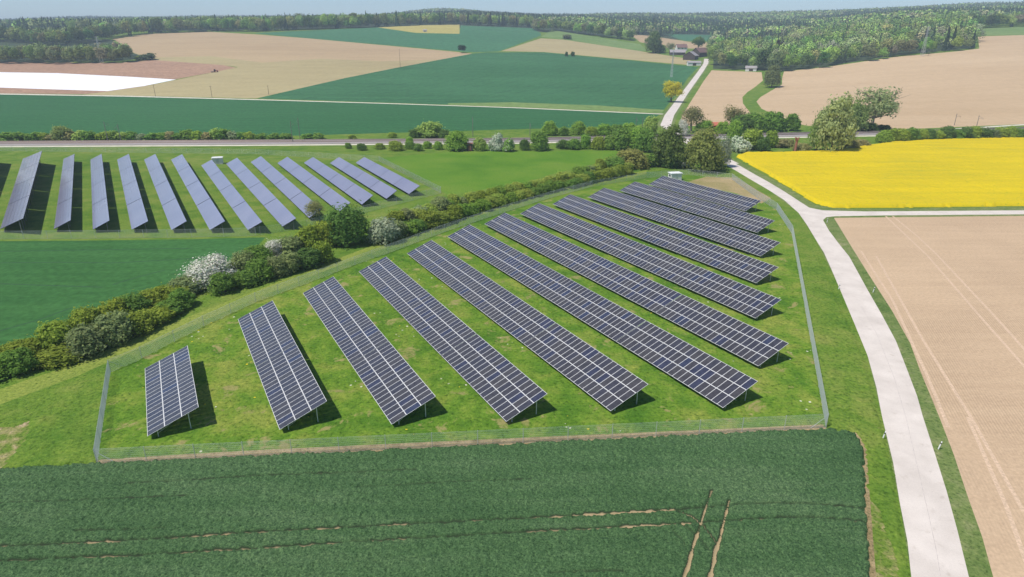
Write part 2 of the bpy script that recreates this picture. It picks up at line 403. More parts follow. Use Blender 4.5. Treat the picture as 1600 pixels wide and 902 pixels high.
# --- near
reg('meadow', 'meadow', W2([(592, 247), (720, 236), (960, 236), (985, 244), (900, 262), (800, 290), (700, 305), (650, 275)]))
reg('crop_field', 'crop_mid', W2([(-300, 378), (0, 377), (150, 376), (300, 374), (415, 371), (395, 392), (280, 440), (130, 500), (0, 550), (-300, 660)]))
reg('mown_grass', 'grass_mown', W2([(-200, 700), (0, 632), (120, 588), (250, 530), (420, 458), (560, 403), (700, 352), (860, 302), (1010, 272), (1010, 266), (860, 296), (700, 343), (560, 392), (420, 446), (250, 512), (120, 568), (0, 608), (-200, 670)]))
FENCE = [(152.2, 725.4), (173, 582), (222, 561), (319, 511), (400, 473.5), (555, 415), (695, 362.5), (800, 328), (865, 308), (925, 292), (1012, 278), (1075, 273), (1143.7, 280.6), (1183, 309.5), (1213, 328), (1237, 365), (1290.4, 668.7)]
reg('park_grass', 'grass_in', np.array([gp(*p)[:2] for p in FENCE]))
reg('bare_patch', 'baretan', W2([(1075, 284), (1105, 276), (1150, 278), (1175, 292), (1205, 310), (1190, 318), (1150, 302), (1100, 292)], 12))
reg('bare_patch', 'worn', W2([(-200, 690), (-40, 668), (30, 662), (52, 655), (40, 690), (14, 722), (-10, 740), (-200, 745)]))
reg('bare_patch', 'worn', W2([(1354, 775), (1362, 784), (1375, 797), (1384, 829), (1398, 862), (1407, 902), (1424, 1000), (1366, 1000), (1358, 902)]))
reg('dry_verge', 'dry', strip(np.array([gp(*p)[:2] for p in [(148, 726), (152.2, 725.4), (400, 713), (700, 698), (1000, 684), (1290.4, 668.7)]]), [1.1, 1.5, 2.1, 1.9, 1.8, 1.2], .1))
reg('dry_verge', 'dry', strip(Wl([(1335, 676), (1349, 700), (1352, 760), (1358, 850), (1362, 902), (1372, 1010)]), [.6]+[1.0]*0+[.7]*(len(Wl([(1335, 676), (1349, 700), (1352, 760), (1358, 850), (1362, 902), (1372, 1010)]))-1)))
FRONT = [(-260, 752), (0, 737), (150, 729), (400, 716.5), (700, 702), (1000, 687.5), (1200, 677.5), (1300, 674), (1335, 680), (1347, 705), (1349, 760), (1353, 850), (1357, 902), (1368, 1020), (1380, 1250), (-260, 1250)]
reg('crop_soil', 'soil', W2(FRONT, 40))
ROADL = [(1136, 258.8), (1150, 267), (1170, 279), (1200, 296.5), (1225, 312.5), (1247.5, 332.5), (1260, 350), (1275, 375), (1287.5, 395), (1300, 423), (1313.9, 455.5), (1336, 508), (1355.5, 555.5), (1369.4, 605.5), (1378, 650), (1395.5, 722.6), (1406.7, 789.7), (1417.9, 845.5), (1424, 902), (1438, 1010), (1462, 1200)]
ROADR = [(1137.5, 250), (1157.5, 260), (1180, 273), (1200, 284), (1225, 299), (1265, 325), (1285, 328.8), (1286, 343.8), (1295, 360), (1310, 380), (1327, 401), (1355.5, 452.8), (1377.8, 491.7), (1400, 533), (1419.4, 583), (1433, 619), (1441.7, 650), (1459.8, 706), (1479, 767), (1496, 829), (1514, 902), (1545, 1010), (1598, 1200)]
rl, rr = Wl(ROADL, 30), Wl(ROADR, 30)
# verge on both sides of the road, then fields, then road
reg('grass_verge', 'verge', W2([(1137, 246), (1165, 258), (1230, 293), (1275, 321), (1330, 327), (1600, 323), (2300, 318), (2300, 344), (1600, 340), (1306, 341), (1330, 372), (1362, 425), (1400, 480), (1430, 545), (1448, 590), (1470, 650), (1493, 711), (1515, 778), (1537, 840), (1556, 902), (1600, 1010), (1690, 1200), (1460, 1200), (1440, 1010), (1424, 902), (1406, 790), (1378, 650), (1355, 555), (1314, 455), (1275, 375), (1247, 332), (1200, 296)]))
reg('soil_field', 'tan_near', W2([(1303, 340.5), (1600, 337.5), (2300, 337), (3000, 650), (3000, 1250), (1700, 1250), (1590, 1010), (1552, 902), (1535, 840), (1512.8, 778), (1490.5, 711), (1467, 650), (1438, 580), (1422, 536), (1394, 486), (1358, 430), (1330, 385)], 30))
for L in ([(1369, 400), (1440, 528), (1516, 650), (1600, 800)], [(1345, 392), (1395, 470), (1450, 590), (1482, 668)], [(1449.5, 400), (1524, 486), (1600, 572), (1700, 690)], [(1462, 396), (1545, 484), (1640, 590)], [(1512, 652), (1572, 790), (1612, 902)], [(1384, 338), (1420, 372), (1449.5, 400)], [(1395, 338), (1432, 368), (1462, 396)]):
    reg('wheel_track', 'lightsoil', strip(Wl(L, 20), .42))
for L in ([(0, 411), (90, 410), (180, 411), (285, 405), (380, 399)], [(0, 443.5), (100, 447), (160, 449)], [(-60, 535), (0, 517), (60, 500), (112, 481)], [(176, 445), (215, 433), (258, 422)], [(-60, 394), (120, 391), (300, 388)]):
    reg('wheel_track', 'track_dark', strip(Wl(L, 20), .45))
YEL = [(1152, 246), (1165, 241), (1200, 241), (1232, 240), (1307, 237.5), (1360, 229), (1400, 223.8), (1475, 220), (1600, 216), (1900, 207), (2300, 200), (2300, 312), (1900, 318), (1600, 322), (1335, 325), (1300, 324.5), (1272.5, 317.5), (1237.5, 295), (1200, 272.5)]
reg('crop_soil', 'rape_side', W2(YEL))
reg('country_road', 'concrete', np.concatenate([rl, rr[::-1]]))
reg('country_road', 'concrete', W2([(1262, 324), (1285, 328.8), (1350, 330.5), (1600, 328.8), (2300, 325), (2300, 332), (1600, 335), (1375, 336.8), (1305, 338), (1291, 339.5), (1285, 345)]))
back = Wl([(1143, 256), (1118, 243), (1085, 226), (1055, 207), (1040, 196), (1046, 180), (1058, 163), (1069, 147), (1083, 128), (1096, 110), (1103, 99), (1104, 92)], 12)
reg('grass_verge', 'verge', strip(back, 9.0))
reg('country_road', 'concrete', strip(back, 5.6))
reg('field_track', 'path', strip(Wl([(-260, 145), (0, 147), (200, 150.5), (400, 155.8), (600, 161.7), (800, 168.3), (1036, 178.4)]), 4.2))
# railway corridor
RAILC = [(-300, 227), (0, 225), (400, 223), (800, 220), (960, 216.5), (1210, 211.5), (1400, 208), (1600, 202.5), (1900, 196)]
rail = Wl(RAILC)
reg('service_path', 'path', strip(rail, 3.0, -8.2))
reg('field_track', 'path', strip(Wl([(1425, 206), (1480, 202.5), (1600, 195), (1800, 186)]), 3.2))
def pip(P, poly):
    x, y = P[:, 0], P[:, 1]; c = np.zeros(len(P), bool); n = len(poly)
    for i in range(n):
        x1, y1 = poly[i]; x2, y2 = poly[(i+1) % n]
        if y1 == y2: continue
        m = ((y1 > y) != (y2 > y)) & (x < (x2-x1)*(y-y1)/(y2-y1)+x1)
        c ^= m
    return c
def build_ground():
    pts, edges = [], []
    for _, _, poly in REG:
        b = len(pts); n = len(poly)
        pts += [Vector(p) for p in poly]; edges += [(b+i, b+(i+1) % n) for i in range(n)]
    b = len(pts); box = [(-7000, -400), (7000, -400), (7000, 6900), (-7000, 6900)]
    pts += [Vector(p) for p in box]; edges += [(b+i, b+(i+1) % 4) for i in range(4)]
    us = np.arange(-1.25, 1.26, .022)
    for Y in np.concatenate([np.arange(310, 700, 16), np.geomspace(700, 4500, 62)]):
        for u in us: pts.append(Vector((u*Y+random.uniform(-.5, .5), Y+random.uniform(-.5, .5))))
    for Y in np.arange(-300, 310, 60):
        for X in np.arange(-600, 601, 60): pts.append(Vector((X+.3, Y+.2)))
    for Y in np.arange(310, 6800, 400):
        for X in (-6500, -5600, 5600, 6500): pts.append(Vector((X, Y)))
    V, E_, Fc, *_ = delaunay_2d_cdt(pts, edges, [], 0, 1e-4)
    V = np.array([tuple(v) for v in V]); Fc = np.array([tuple(f) for f in Fc if len(f) == 3])
    # orientation
    a, b_, c = V[Fc[:, 0]], V[Fc[:, 1]], V[Fc[:, 2]]
    cr = (b_[:, 0]-a[:, 0])*(c[:, 1]-a[:, 1])-(b_[:, 1]-a[:, 1])*(c[:, 0]-a[:, 0])
    Fc[cr < 0] = Fc[cr < 0][:, ::-1]
    cen = (a+b_+c)/3; cls = np.full(len(Fc), -1)
    for k, (_, _, poly) in enumerate(REG): cls[pip(cen, poly)] = k
    Z = terrain(V[:, 0], V[:, 1]); V3 = np.concatenate([V, Z[:, None]], 1)
    groups = {}
    for k in range(-1, len(REG)):
        key = ('ground', M['grass']) if k < 0 else (REG[k][0], REG[k][1])
        # one object for the paved road network, otherwise one object per field
        gk = (key, 0 if key[0] in ('country_road', 'wheel_track', 'field_track', 'grass_verge') else k)
        groups.setdefault(gk, []).append(k)
    for (key, _), ks in groups.items():
        f = Fc[np.isin(cls, ks)]
        if not len(f): continue
        u, inv = np.unique(f, return_inverse=True)
        me = newmesh(key[0], V3[u], inv.reshape(-1, 3), key[1], smooth=True)
        link(key[0], me, kind='structure')
build_ground()
# ------------------------------------------------------------------ raised canopies
def raised(name, poly, mat, h, step, amp, tracks=None, nseed=1, nscale=2.0, clipY=(22, 400), clipX=(-110, 260)):
    x0, y0 = poly.min(0); x1, y1 = poly.max(0)
    x0 = max(x0, clipX[0]); x1 = min(x1, clipX[1]); y0 = max(y0, clipY[0]); y1 = min(y1, clipY[1])
    xs = np.arange(x0-step, x1+2*step, step); ys = np.arange(y0-step, y1+2*step, step)
    X, Y = np.meshgrid(xs, ys); P = np.stack([X.ravel(), Y.ravel()], 1)
    jx = (vnoise(P[:, 0]*2.1, P[:, 1]*2.1, 5)-.5)*.4; jy = (vnoise(P[:, 0]*2.1, P[:, 1]*2.1, 6)-.5)*.4
    ins = pip(P+np.stack([jx, jy], 1), poly)
    z = h*(1-amp*(1-(.55*vnoise(P[:, 0]*nscale, P[:, 1]*nscale, nseed)+.45*vnoise(P[:, 0]*nscale*2.3, P[:, 1]*nscale*2.3, nseed+1))))
    z = z+h*.25*(vnoise(P[:, 0]*.12, P[:, 1]*.12, nseed+2)-.5)
    bare = np.zeros(len(P))
    if tracks:
        for L, w, dep, br in tracks:
            d = np.full(len(P), 1e9)
            for i in range(len(L)-1):
                a, b = L[i], L[i+1]; ab = b-a
                t = np.clip(((P-a)@ab)/(ab@ab), 0, 1)
                d = np.minimum(d, np.linalg.norm(P-a-t[:, None]*ab, axis=1))
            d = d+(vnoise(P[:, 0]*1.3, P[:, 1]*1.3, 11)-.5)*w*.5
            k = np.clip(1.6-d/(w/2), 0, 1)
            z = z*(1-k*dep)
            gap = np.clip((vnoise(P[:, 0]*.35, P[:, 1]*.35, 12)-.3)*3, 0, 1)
            bare = np.maximum(bare, np.clip(k*2.2-1.0, 0, 1)*np.clip(br, .3, 1)*(.5+.5*gap if br < .85 else .66+.34*gap))  # low values mask the painted edge shade, high values bare soil
    z = np.where(ins, z+.01, .02)
    ny, nx = X.shape; idx = np.arange(nx*ny).reshape(ny, nx)
    q = np.stack([idx[:-1, :-1], idx[:-1, 1:], idx[1:, 1:], idx[1:, :-1]], -1).reshape(-1, 4)
    q = q[ins[q].any(1)]
    u, inv = np.unique(q, return_inverse=True)
    V = np.stack([P[u, 0], P[u, 1], z[u]], 1)
    me = newmesh(name, V, inv.reshape(-1, 4), mat, smooth=True)
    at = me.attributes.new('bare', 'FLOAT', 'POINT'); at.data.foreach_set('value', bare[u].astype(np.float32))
    return link(name, me, kind='structure')
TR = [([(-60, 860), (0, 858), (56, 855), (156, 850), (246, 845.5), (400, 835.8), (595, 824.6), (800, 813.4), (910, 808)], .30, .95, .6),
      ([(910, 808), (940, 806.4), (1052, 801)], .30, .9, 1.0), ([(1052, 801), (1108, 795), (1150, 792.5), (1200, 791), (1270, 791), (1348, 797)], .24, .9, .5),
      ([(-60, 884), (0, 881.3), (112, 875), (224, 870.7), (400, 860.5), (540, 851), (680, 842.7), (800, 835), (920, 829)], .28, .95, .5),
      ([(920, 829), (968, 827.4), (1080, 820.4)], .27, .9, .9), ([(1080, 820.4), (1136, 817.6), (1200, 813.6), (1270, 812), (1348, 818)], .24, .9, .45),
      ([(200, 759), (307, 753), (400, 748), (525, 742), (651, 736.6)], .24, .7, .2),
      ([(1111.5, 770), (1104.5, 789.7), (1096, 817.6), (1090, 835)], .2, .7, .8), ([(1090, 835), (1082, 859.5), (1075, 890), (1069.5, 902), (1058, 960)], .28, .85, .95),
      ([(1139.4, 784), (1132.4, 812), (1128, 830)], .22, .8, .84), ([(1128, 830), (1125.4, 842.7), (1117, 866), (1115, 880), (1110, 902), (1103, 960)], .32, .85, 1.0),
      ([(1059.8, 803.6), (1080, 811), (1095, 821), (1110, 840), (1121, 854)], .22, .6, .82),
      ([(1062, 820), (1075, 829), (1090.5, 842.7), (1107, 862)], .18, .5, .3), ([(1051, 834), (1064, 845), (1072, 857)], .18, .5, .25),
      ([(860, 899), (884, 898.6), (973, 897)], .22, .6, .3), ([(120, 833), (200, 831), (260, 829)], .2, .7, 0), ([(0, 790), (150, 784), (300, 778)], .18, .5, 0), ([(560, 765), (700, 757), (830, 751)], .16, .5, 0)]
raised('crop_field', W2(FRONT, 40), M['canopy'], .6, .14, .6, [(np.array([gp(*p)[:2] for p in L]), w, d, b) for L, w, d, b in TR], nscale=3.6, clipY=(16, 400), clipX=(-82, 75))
raised('rapeseed_field', W2(YEL), M['rape'], 1.1, .6, .35, nscale=.8, nseed=4, clipX=(60, 300))
# ------------------------------------------------------------------ lumpy turf near the camera
raised('park_grass', np.array([gp(*p)[:2] for p in [(154, 717), (171, 584)]+FENCE[2:-1]+[(1288, 661), (1000, 674), (700, 687), (560, 691), (400, 701), (300, 706)]]), M['grass_in'], .26, .27, .95, nscale=.95, nseed=31, clipY=(30, 128), clipX=(-80, 100))
raised('ground', W2([(30, 732), (148, 724), (170, 586), (100, 606), (0, 640), (-60, 660), (20, 668), (52, 655), (40, 690), (12, 722)], 40), M['grass'], .26, .25, .95, nscale=.9, nseed=41, clipY=(30, 128), clipX=(-110, 100))
raised('ground', W2([(1296, 672), (1340, 676), (1356, 705), (1360, 765), (1378, 797), (1387, 829), (1400, 862), (1409, 902), (1426, 1000), (1432, 1000), (1418, 902), (1408, 850), (1390, 726), (1370, 650), (1346, 557), (1302, 460), (1276, 400), (1252, 368), (1246, 376), (1272, 520)], 40), M['grass'], .2, .22, .95, nscale=1.1, nseed=51, clipY=(20, 128), clipX=(-110, 100))
# ------------------------------------------------------------------ road details: expansion seam
sm = Wl([(1345, 478), (1370, 522), (1397, 590), (1415, 650), (1436, 740), (1450, 800), (1463, 860), (1470, 902), (1490, 1010)], 25)
sp = strip(sm, .05); n = len(sm)
me = newmesh('road_seam', np.column_stack([sp, np.full(len(sp), .005)]), [(i+1, i, 2*n-1-i, 2*n-2-i) for i in range(n-1)], M['seam'])
link('road_seam', me, kind='structure')
# ------------------------------------------------------------------ solar rows, front array
YAW = 0.50475649
DV = Vector((-math.sin(YAW), math.cos(YAW), 0)); CV = Vector((math.cos(YAW), math.sin(YAW), 0))
ROWS = [(-6.31, 73.32, 91.58), (6.94, 67.48, 103.13), (18.51, 62.34, 109.77), (30.4, 56.41, 116.17), (42.47, 52.37, 122.35), (54.82, 46.38, 129.58), (67.09, 51.79, 135.28), (79.61, 63.41, 139.72), (92.48, 74.64, 144.46), (105.8, 85.27, 146.74), (119.08, 97.94, 149.35), (132.53, 113.56, 152.04)]
GAPPX = {1: (402, 575), 2: (545, 568), 3: (693, 558), 4: (820.8, 537), 5: (963.9, 535), 6: (1026, 490), 7: (1054, 441.6)}
TILT = 0.3644; LM = 2.0; WROW = 6.0; H0 = .72
def module_mesh(k):
    m = MB(); w, l, t, fw, fl = .996, 1.99, .035, .033, .047
    x0, x1, y0, y1 = -l/2, l/2, -w/2, w/2
    m.add([(x0, y0, t), (x1, y0, t), (x1, y1, t), (x0, y1, t), (x0+fl, y0+fw, t), (x1-fl, y0+fw, t), (x1-fl, y1-fw, t), (x0+fl, y1-fw, t),
           (x0, y0, 0), (x1, y0, 0), (x1, y1, 0), (x0, y1, 0)],
          [(0, 1, 5, 4), (1, 2, 6, 5), (2, 3, 7, 6), (3, 0, 4, 7), (1, 0, 8, 9), (2, 1, 9, 10), (3, 2, 10, 11), (0, 3, 11, 8), (8, 11, 10, 9)], 0)
    m.add([(x0+fl, y0+fw, t-.004), (x1-fl, y0+fw, t-.004), (x1-fl, y1-fw, t-.004), (x0+fl, y1-fw, t-.004)], [(0, 1, 2, 3)], 1)
    return m
MODM = [module_mesh(k).mesh('solar_module', [M['alu'], PV[k]]) for k in range(5)]
ROWLAB = [
 'shortest row of solar panels, standing alone near the left fence corner',
 'second row of solar panels from the left, steep dark shadow beside it',
 'third row of solar panels from the left, its near end above the dark crop field',
 'fourth row of solar panels from the left, dandelions in the grass beside it',
 'fifth row of solar panels from the left, its near end close to the front fence',
 'longest front row of solar panels, sixth from left, its corner nearest the right front',
 'seventh row of solar panels, its tip reaching farthest right towards the road',
 'eighth row of solar panels, counted from the left of the fenced front park',
 'ninth front row of solar panels, fourth from the farthest of the park',
 'tenth front row of solar panels, third from the farthest of the park',
 'eleventh row of solar panels, last but one before the white transformer cabin',
 'farthest row of solar panels in the front park, just before the white transformer cabin']
def solar_row(i, u, s, e):
    N = round((e-s)/1.005); gap = .14 if i > 0 else 0
    pitch = (e-s-gap)/N
    root = empty('solar_panel_row', (CV*u+DV*s), YAW, label=ROWLAB[i], category='solar panel row', group='rows of solar panels in the fenced front park')
    # local frame: x across (up slope), y along row away
    ct, st = math.cos(TILT), math.sin(TILT)
    if i in GAPPX:
        g = gp(*GAPPX[i], H0); ng = int(round((Vector(g).dot(DV)-s)/pitch))
    else: ng = N//2 if i else N+5
    ng = min(max(ng, 3), N+5)
    rnd = random.Random(i)
    M4 = []
    for j in range(N):
        y = (j+.5)*pitch+(gap if j >= ng else 0)
        for c in range(3):
            sx = (c+.5)*LM
            M4.append((j, y, c, sx))
    nind = 99 if N*3 > 100 else N*3
    rest_v, rest_f, rest_m = [], [], []
    for q, (j, y, c, sx) in enumerate(M4):
        r = rnd.random(); pb = .12+.25*min(1, i/8)*(y/(e-s))
        k = 2 if r < pb*.6 else (4 if r < pb*.75 else (3 if r > .78 else (1 if r > .45 else 0)))
        tl = TILT+rnd.uniform(-.006, .006)
        lx, lz = sx*ct, H0+sx*st
        if q < nind:
            o = link('solar_panel', MODM[k], root, (lx, y, lz)); o.rotation_euler = (rnd.uniform(-.004, .004), -tl, 0)
        else:
            me = MODM[k]; b = len(rest_v)
            c_, s_ = math.cos(tl), math.sin(tl)
            for v in me.vertices:
                x, yy, z = v.co; rest_v.append((lx+x*c_-z*s_, y+yy, lz+x*s_+z*c_))
            for p in me.polygons:
                rest_f.append([b+t for t in p.vertices]); rest_m.append(0 if p.material_index == 0 else k+1)
    if rest_v:
        me = newmesh('solar_panels', rest_v, rest_f, [M['alu']]+PV, rest_m)
        link('solar_panels', me, root, kind='stuff')
    L = e-s
    rm = MB()
    for sx in (.35, 1.55, 2.4, 3.6, 4.4, 5.6):
        x, z = sx*ct, H0+sx*st-.06
        rm.box(x-.03, .05, z-.05, x+.03, L-.05, z+.04)
    rm.build('purlins', M['galv'], root)
    npst = max(3, int(L/3.6)+1); raf = MB(); pm = []
    for k, (sx) in enumerate((1.1, 4.7)):
        hz = H0+sx*st-.2; m = MB(); m.box(-.05, -.04, 0, .05, .04, hz); pm.append((m.mesh('post', M['galv']), sx*ct))
    bm_ = MB(); bm_.bar((1.1*ct, .06, .5), (3.3*ct, .06, H0+3.3*st-.2), .03); brme = bm_.mesh('brace', M['galv'])
    for k in range(npst):
        y = .5+(L-1.0)*k/(npst-1)
        for me, x in pm: link('post', me, root, (x, y, 0))
        link('brace', brme, root, (0, y, 0))
        a = Vector((.3*ct, y, H0+.3*st-.16)); b = Vector((5.7*ct, y, H0+5.7*st-.16)); raf.bar(a, b, .05, n=4)
    raf.build('rafters', M['galv'], root)
for i, r in enumerate(ROWS): solar_row(i, *r)
# ------------------------------------------------------------------ back array
BACK = [
 [(-30, 249), (-2, 236.5), (-50, 345), (-88, 361)],
 [(35.7, 248.3), (65.7, 235.8), (36.2, 341.6), (0, 358.5)],
 [(99.3, 248.5), (116.4, 240.5), (110.4, 344.5), (84, 358.5)],
 [(141.3, 249.5), (158.8, 240.5), (171, 345), (145, 359.5)],
 [(183, 249.5), (201.3, 240.5), (231.5, 346), (205.8, 359.5)],
 [(225.2, 249.5), (242.8, 240.5), (291.7, 346), (268, 360)],
 [(267.3, 249.5), (284.4, 241), (351.7, 346), (328, 360)],
 [(314.3, 258.5), (330.5, 249.5), (410, 347), (387.4, 360)],
 [(353, 256), (370.4, 246.5), (463, 341.5), (441.5, 354.5)],
 [(391.6, 253.3), (407.4, 244), (503, 327), (483, 341)],
 [(433.2, 255), (449, 245), (548, 317), (530, 331)],
 [(474.7, 254.5), (488.9, 245.5), (583.2, 305.5), (565.7, 320)],
 [(515.5, 255), (529.6, 245.5), (620.6, 298), (604, 311)],
 [(555.7, 254.5), (569, 245.5), (656, 290.5), (639.4, 303.5)]]
BL = ['row of bluish thin panels cut off by the left edge of the photo', 'wide tilted panel row in the far park, glittering in the sun', 'third far row from the left edge, leaning slightly left, beside the glittering one',
 'fourth far row from the left edge, nearly upright in the picture', 'fifth far row of thin bluish panels from the left edge', 'sixth far row of thin bluish panels from the left edge', 'seventh far row from the left, last one left of the white cabin',
 'far panel row whose top end hides the corner of the white cabin', 'far panel row just right of the white cabin', 'second far panel row right of the white cabin, end behind the hedge', 'third far panel row right of the white cabin, end hidden by the tall dark bush',
 'third far panel row from the right end of the far park', 'second far panel row from the right end of the far park', 'rightmost panel row of the far park, beside its wire fence']
def back_row(i, q):
    hA = .85; rise = 3.4 if i < 2 else 2.2
    A = Vector(gp(*q[0], hA)); D = Vector(gp(*q[3], hA)); B = Vector(gp(*q[1], hA+rise)); C = Vector(gp(*q[2], hA+rise))
    nr = (A-D).cross(C-D); dr = Vector(ray(*q[1])); o_ = Vector((0, 0, H)); B = o_+dr*((D-o_).dot(nr)/dr.dot(nr))
    base = Vector((D.x, D.y, 0)); root = empty('solar_panel_row', base, 0, label=BL[i], category='solar panel row', group='rows of bluish panels in the far park')
    A, B, C, D = [p-base for p in (A, B, C, D)]
    nrm = (A-D).cross(C-D).normalized(); nrm = -nrm if nrm.z < 0 else nrm
    ns = 4
    for k in range(ns):
        f0, f1 = k/ns+.0018, (k+1)/ns-.0018
        m = MB()
        P = [D.lerp(A, f0), C.lerp(B, f0), C.lerp(B, f1), D.lerp(A, f1)]
        P0 = P; P = [p-nrm*.03 for p in P]; lo = [p-nrm*.05 for p in P]
        m.add(P+lo, [(0, 1, 2, 3), (7, 6, 5, 4), (0, 4, 5, 1), (1, 5, 6, 2), (2, 6, 7, 3), (3, 7, 4, 0)], 1)
        P = P0
        # modules laid on the carrier, each very slightly out of plane
        nx = 6; ny = 14; rnd = random.Random(100*i+k)
        for a in range(nx):
            for b in range(ny):
                def pt(s, t):
                    return P[0].lerp(P[1], s).lerp(P[3].lerp(P[2], s), t)
                e = .022/nx; e2 = .02/ny
                dz = [nrm*(.02+rnd.uniform(-.0015, .0015)) for _ in range(3)]
                q4 = [pt(a/nx+e, b/ny+e2)+dz[0], pt((a+1)/nx-e, b/ny+e2)+dz[1], pt((a+1)/nx-e, (b+1)/ny-e2)+dz[2]]
                q4.append(q4[0]+q4[2]-q4[1])
                m.add(q4, [(0, 1, 2, 3)], 0)
        m.build('panel_section', [M['film'], M['filmdark']], root)
    L = (A-D).length; n = max(3, int(L/5))
    for k in range(n):
        t = (k+.15)/(n-.7); t = min(t, .99); lo = D.lerp(A, t); hi = C.lerp(B, t)
        for f in (.15, .8):
            p = lo.lerp(hi, f); m = MB(); m.box(-.05, -.05, 0, .05, .05, p.z-.07)
            m.build('post', M['brownmast'], root, (p.x, p.y, 0))
for i, q in enumerate(BACK): back_row(i, q)
# ------------------------------------------------------------------ fences
def fence(label, line, closed, hgt=1.95, spacing=4.0, sp=.06, r=.0035, group=None, braces=()):
    P = [np.array(p) for p in line]; 
    if closed: P.append(P[0])
    base = P[0]; root = empty('wire_fence', (base[0], base[1], 0), 0, label=label, category='fence')
    V = []; Fq = []
    def prism(a, b, r):
        a = np.array(a, float); b = np.array(b, float); d = b-a; d /= np.linalg.norm(d)
        u = np.cross(d, [0, 0, 1.0]); 
        if np.linalg.norm(u) < .1: u = np.array([1.0, 0, 0])
        u /= np.linalg.norm(u); w = np.cross(d, u); k0 = len(V)
        for q in (a, b):
            for t in (0, 2.09, 4.19): V.append(q+r*(u*math.cos(t)+w*math.sin(t)))
        for t in range(3): Fq.append((k0+t, k0+(t+1) % 3, k0+3+(t+1) % 3, k0+3+t))
    pm = MB(); pm.bar((0, 0, 0), (0, 0, hgt+.05), .035, n=6); pme = pm.mesh('post', M['galv'])
    tot = sum(np.linalg.norm(P[i+1]-P[i]) for i in range(len(P)-1)); spc = max(spacing, tot/92)
    for i in range(len(P)-1):
        a, b = P[i]-base, P[i+1]-base; L = np.linalg.norm(b-a); n = max(1, int(round(L/spc)))
        for k in range(n):
            q = a+(b-a)*k/n; link('post', pme, root, (q[0], q[1], 0))
        for z in (.03, .25, .5, .75, 1.0, 1.25, 1.5, 1.75, hgt): prism((*a, z), (*b, z), r*(1.6 if z in (.03, hgt) else 1))
        m = int(L/sp)
        for k in range(m):
            q = a+(b-a)*k/m; prism((*q, .02), (*q, hgt), r)
    me = newmesh('wire_mesh', V, Fq, M['wire']); link('wire_mesh', me, root)
    for (c, t) in braces:
        c = np.array(c)-base; t = np.array(t)-base
        d = (t-c)/np.linalg.norm(t-c)*1.9; m = MB(); m.bar((c[0], c[1], hgt*.9), (c[0]+d[0], c[1]+d[1], .05), .025)
        m.build('brace', M['galv'], root)
fl = [gp(*p)[:2] for p in FENCE]
fence('long galvanised wire mesh fence enclosing the twelve front panel rows', fl, True, hgt=1.9, r=.0058, sp=.06, braces=[(fl[0], fl[-1]), (fl[-1], fl[0]), (fl[-1], fl[-2]), (fl[1], fl[2])])
fb = [gp(*p)[:2] for p in [(-70, 374.5), (0, 374), (150, 373), (300, 371), (400, 368.5), (480, 356), (595, 326), (689, 302), (592.3, 252), (400, 241), (0, 236), (-70, 235)]]
fence('far wire mesh fence around the bluish panel rows beyond the hedge', fb, True, sp=.09, r=.006, spacing=5)
# ------------------------------------------------------------------ railway
def sweep(line, prof):
    """prof: list of (offset, z) ; returns verts, quads"""
    L = np.array(line); T = np.gradient(L, axis=0); T /= np.linalg.norm(T, axis=1)[:, None]; N = np.stack([-T[:, 1], T[:, 0]], 1)
    Z = terrain(L[:, 0], L[:, 1]); Z = np.convolve(np.pad(Z, 3, mode='edge'), np.ones(7)/7, 'valid')
    V = []; k = len(prof)
    for p, nn, z in zip(L, N, Z):
        for o, h in prof: V.append((p[0]+nn[0]*o, p[1]+nn[1]*o, z+h))
    Fq = [(i*k+j, i*k+j+1, (i+1)*k+j+1, (i+1)*k+j) for i in range(len(L)-1) for j in range(k-1)]
    return V, Fq
V, Fq = sweep(rail, [(6.2, -.3), (5.2, .55), (-5.2, .55), (-6.2, -.3)])
link('railway_ballast', newmesh('railway_ballast', V, Fq, M['ballast']), kind='structure')
for off, lab in ((-2.3, 'near railway track on the grey ballast bed behind the far panel rows'), (2.3, 'railway track on the side of the bed away from the panels')):
    L = np.array(rail); T = np.gradient(L, axis=0); T /= np.linalg.norm(T, axis=1)[:, None]; N = np.stack([-T[:, 1], T[:, 0]], 1)
    b = L[0]; root = empty('railway_track', (b[0], b[1], 0), label=lab, category='railway track', group='railway tracks')
    for q in (-.72, .72):
        V, Fq = sweep(rail, [(off+q+.07, .6), (off+q+.06, .75), (off+q-.06, .75), (off+q-.07, .6)])
        V = [(x-b[0], y-b[1], z) for x, y, z in V]
        link('rail', newmesh('rail', V, Fq, M['rust']), root)
    sv, sf = [], []; dist = np.concatenate([[0], np.cumsum(np.linalg.norm(np.diff(L, axis=0), axis=1))])
    for s in np.arange(0, dist[-1], .8):
        p = np.array([np.interp(s, dist, L[:, k]) for k in (0, 1)]); t = np.array([np.interp(s, dist, T[:, k]) for k in (0, 1)]); nn = np.array([-t[1], t[0]])
        z = float(terrain(*p))+.62; c = p+nn*off-b; k0 = len(sv)
        for a, d in ((-1.25, -.13), (1.25, -.13), (1.25, .13), (-1.25, .13)): sv.append((*(c+nn*a+t*d), z))
        sf.append((k0, k0+1, k0+2, k0+3))
    link('sleepers', newmesh('sleepers', sv, sf, M['sleeper']), root, kind='stuff')
def put(px, py): return gp(px, py)
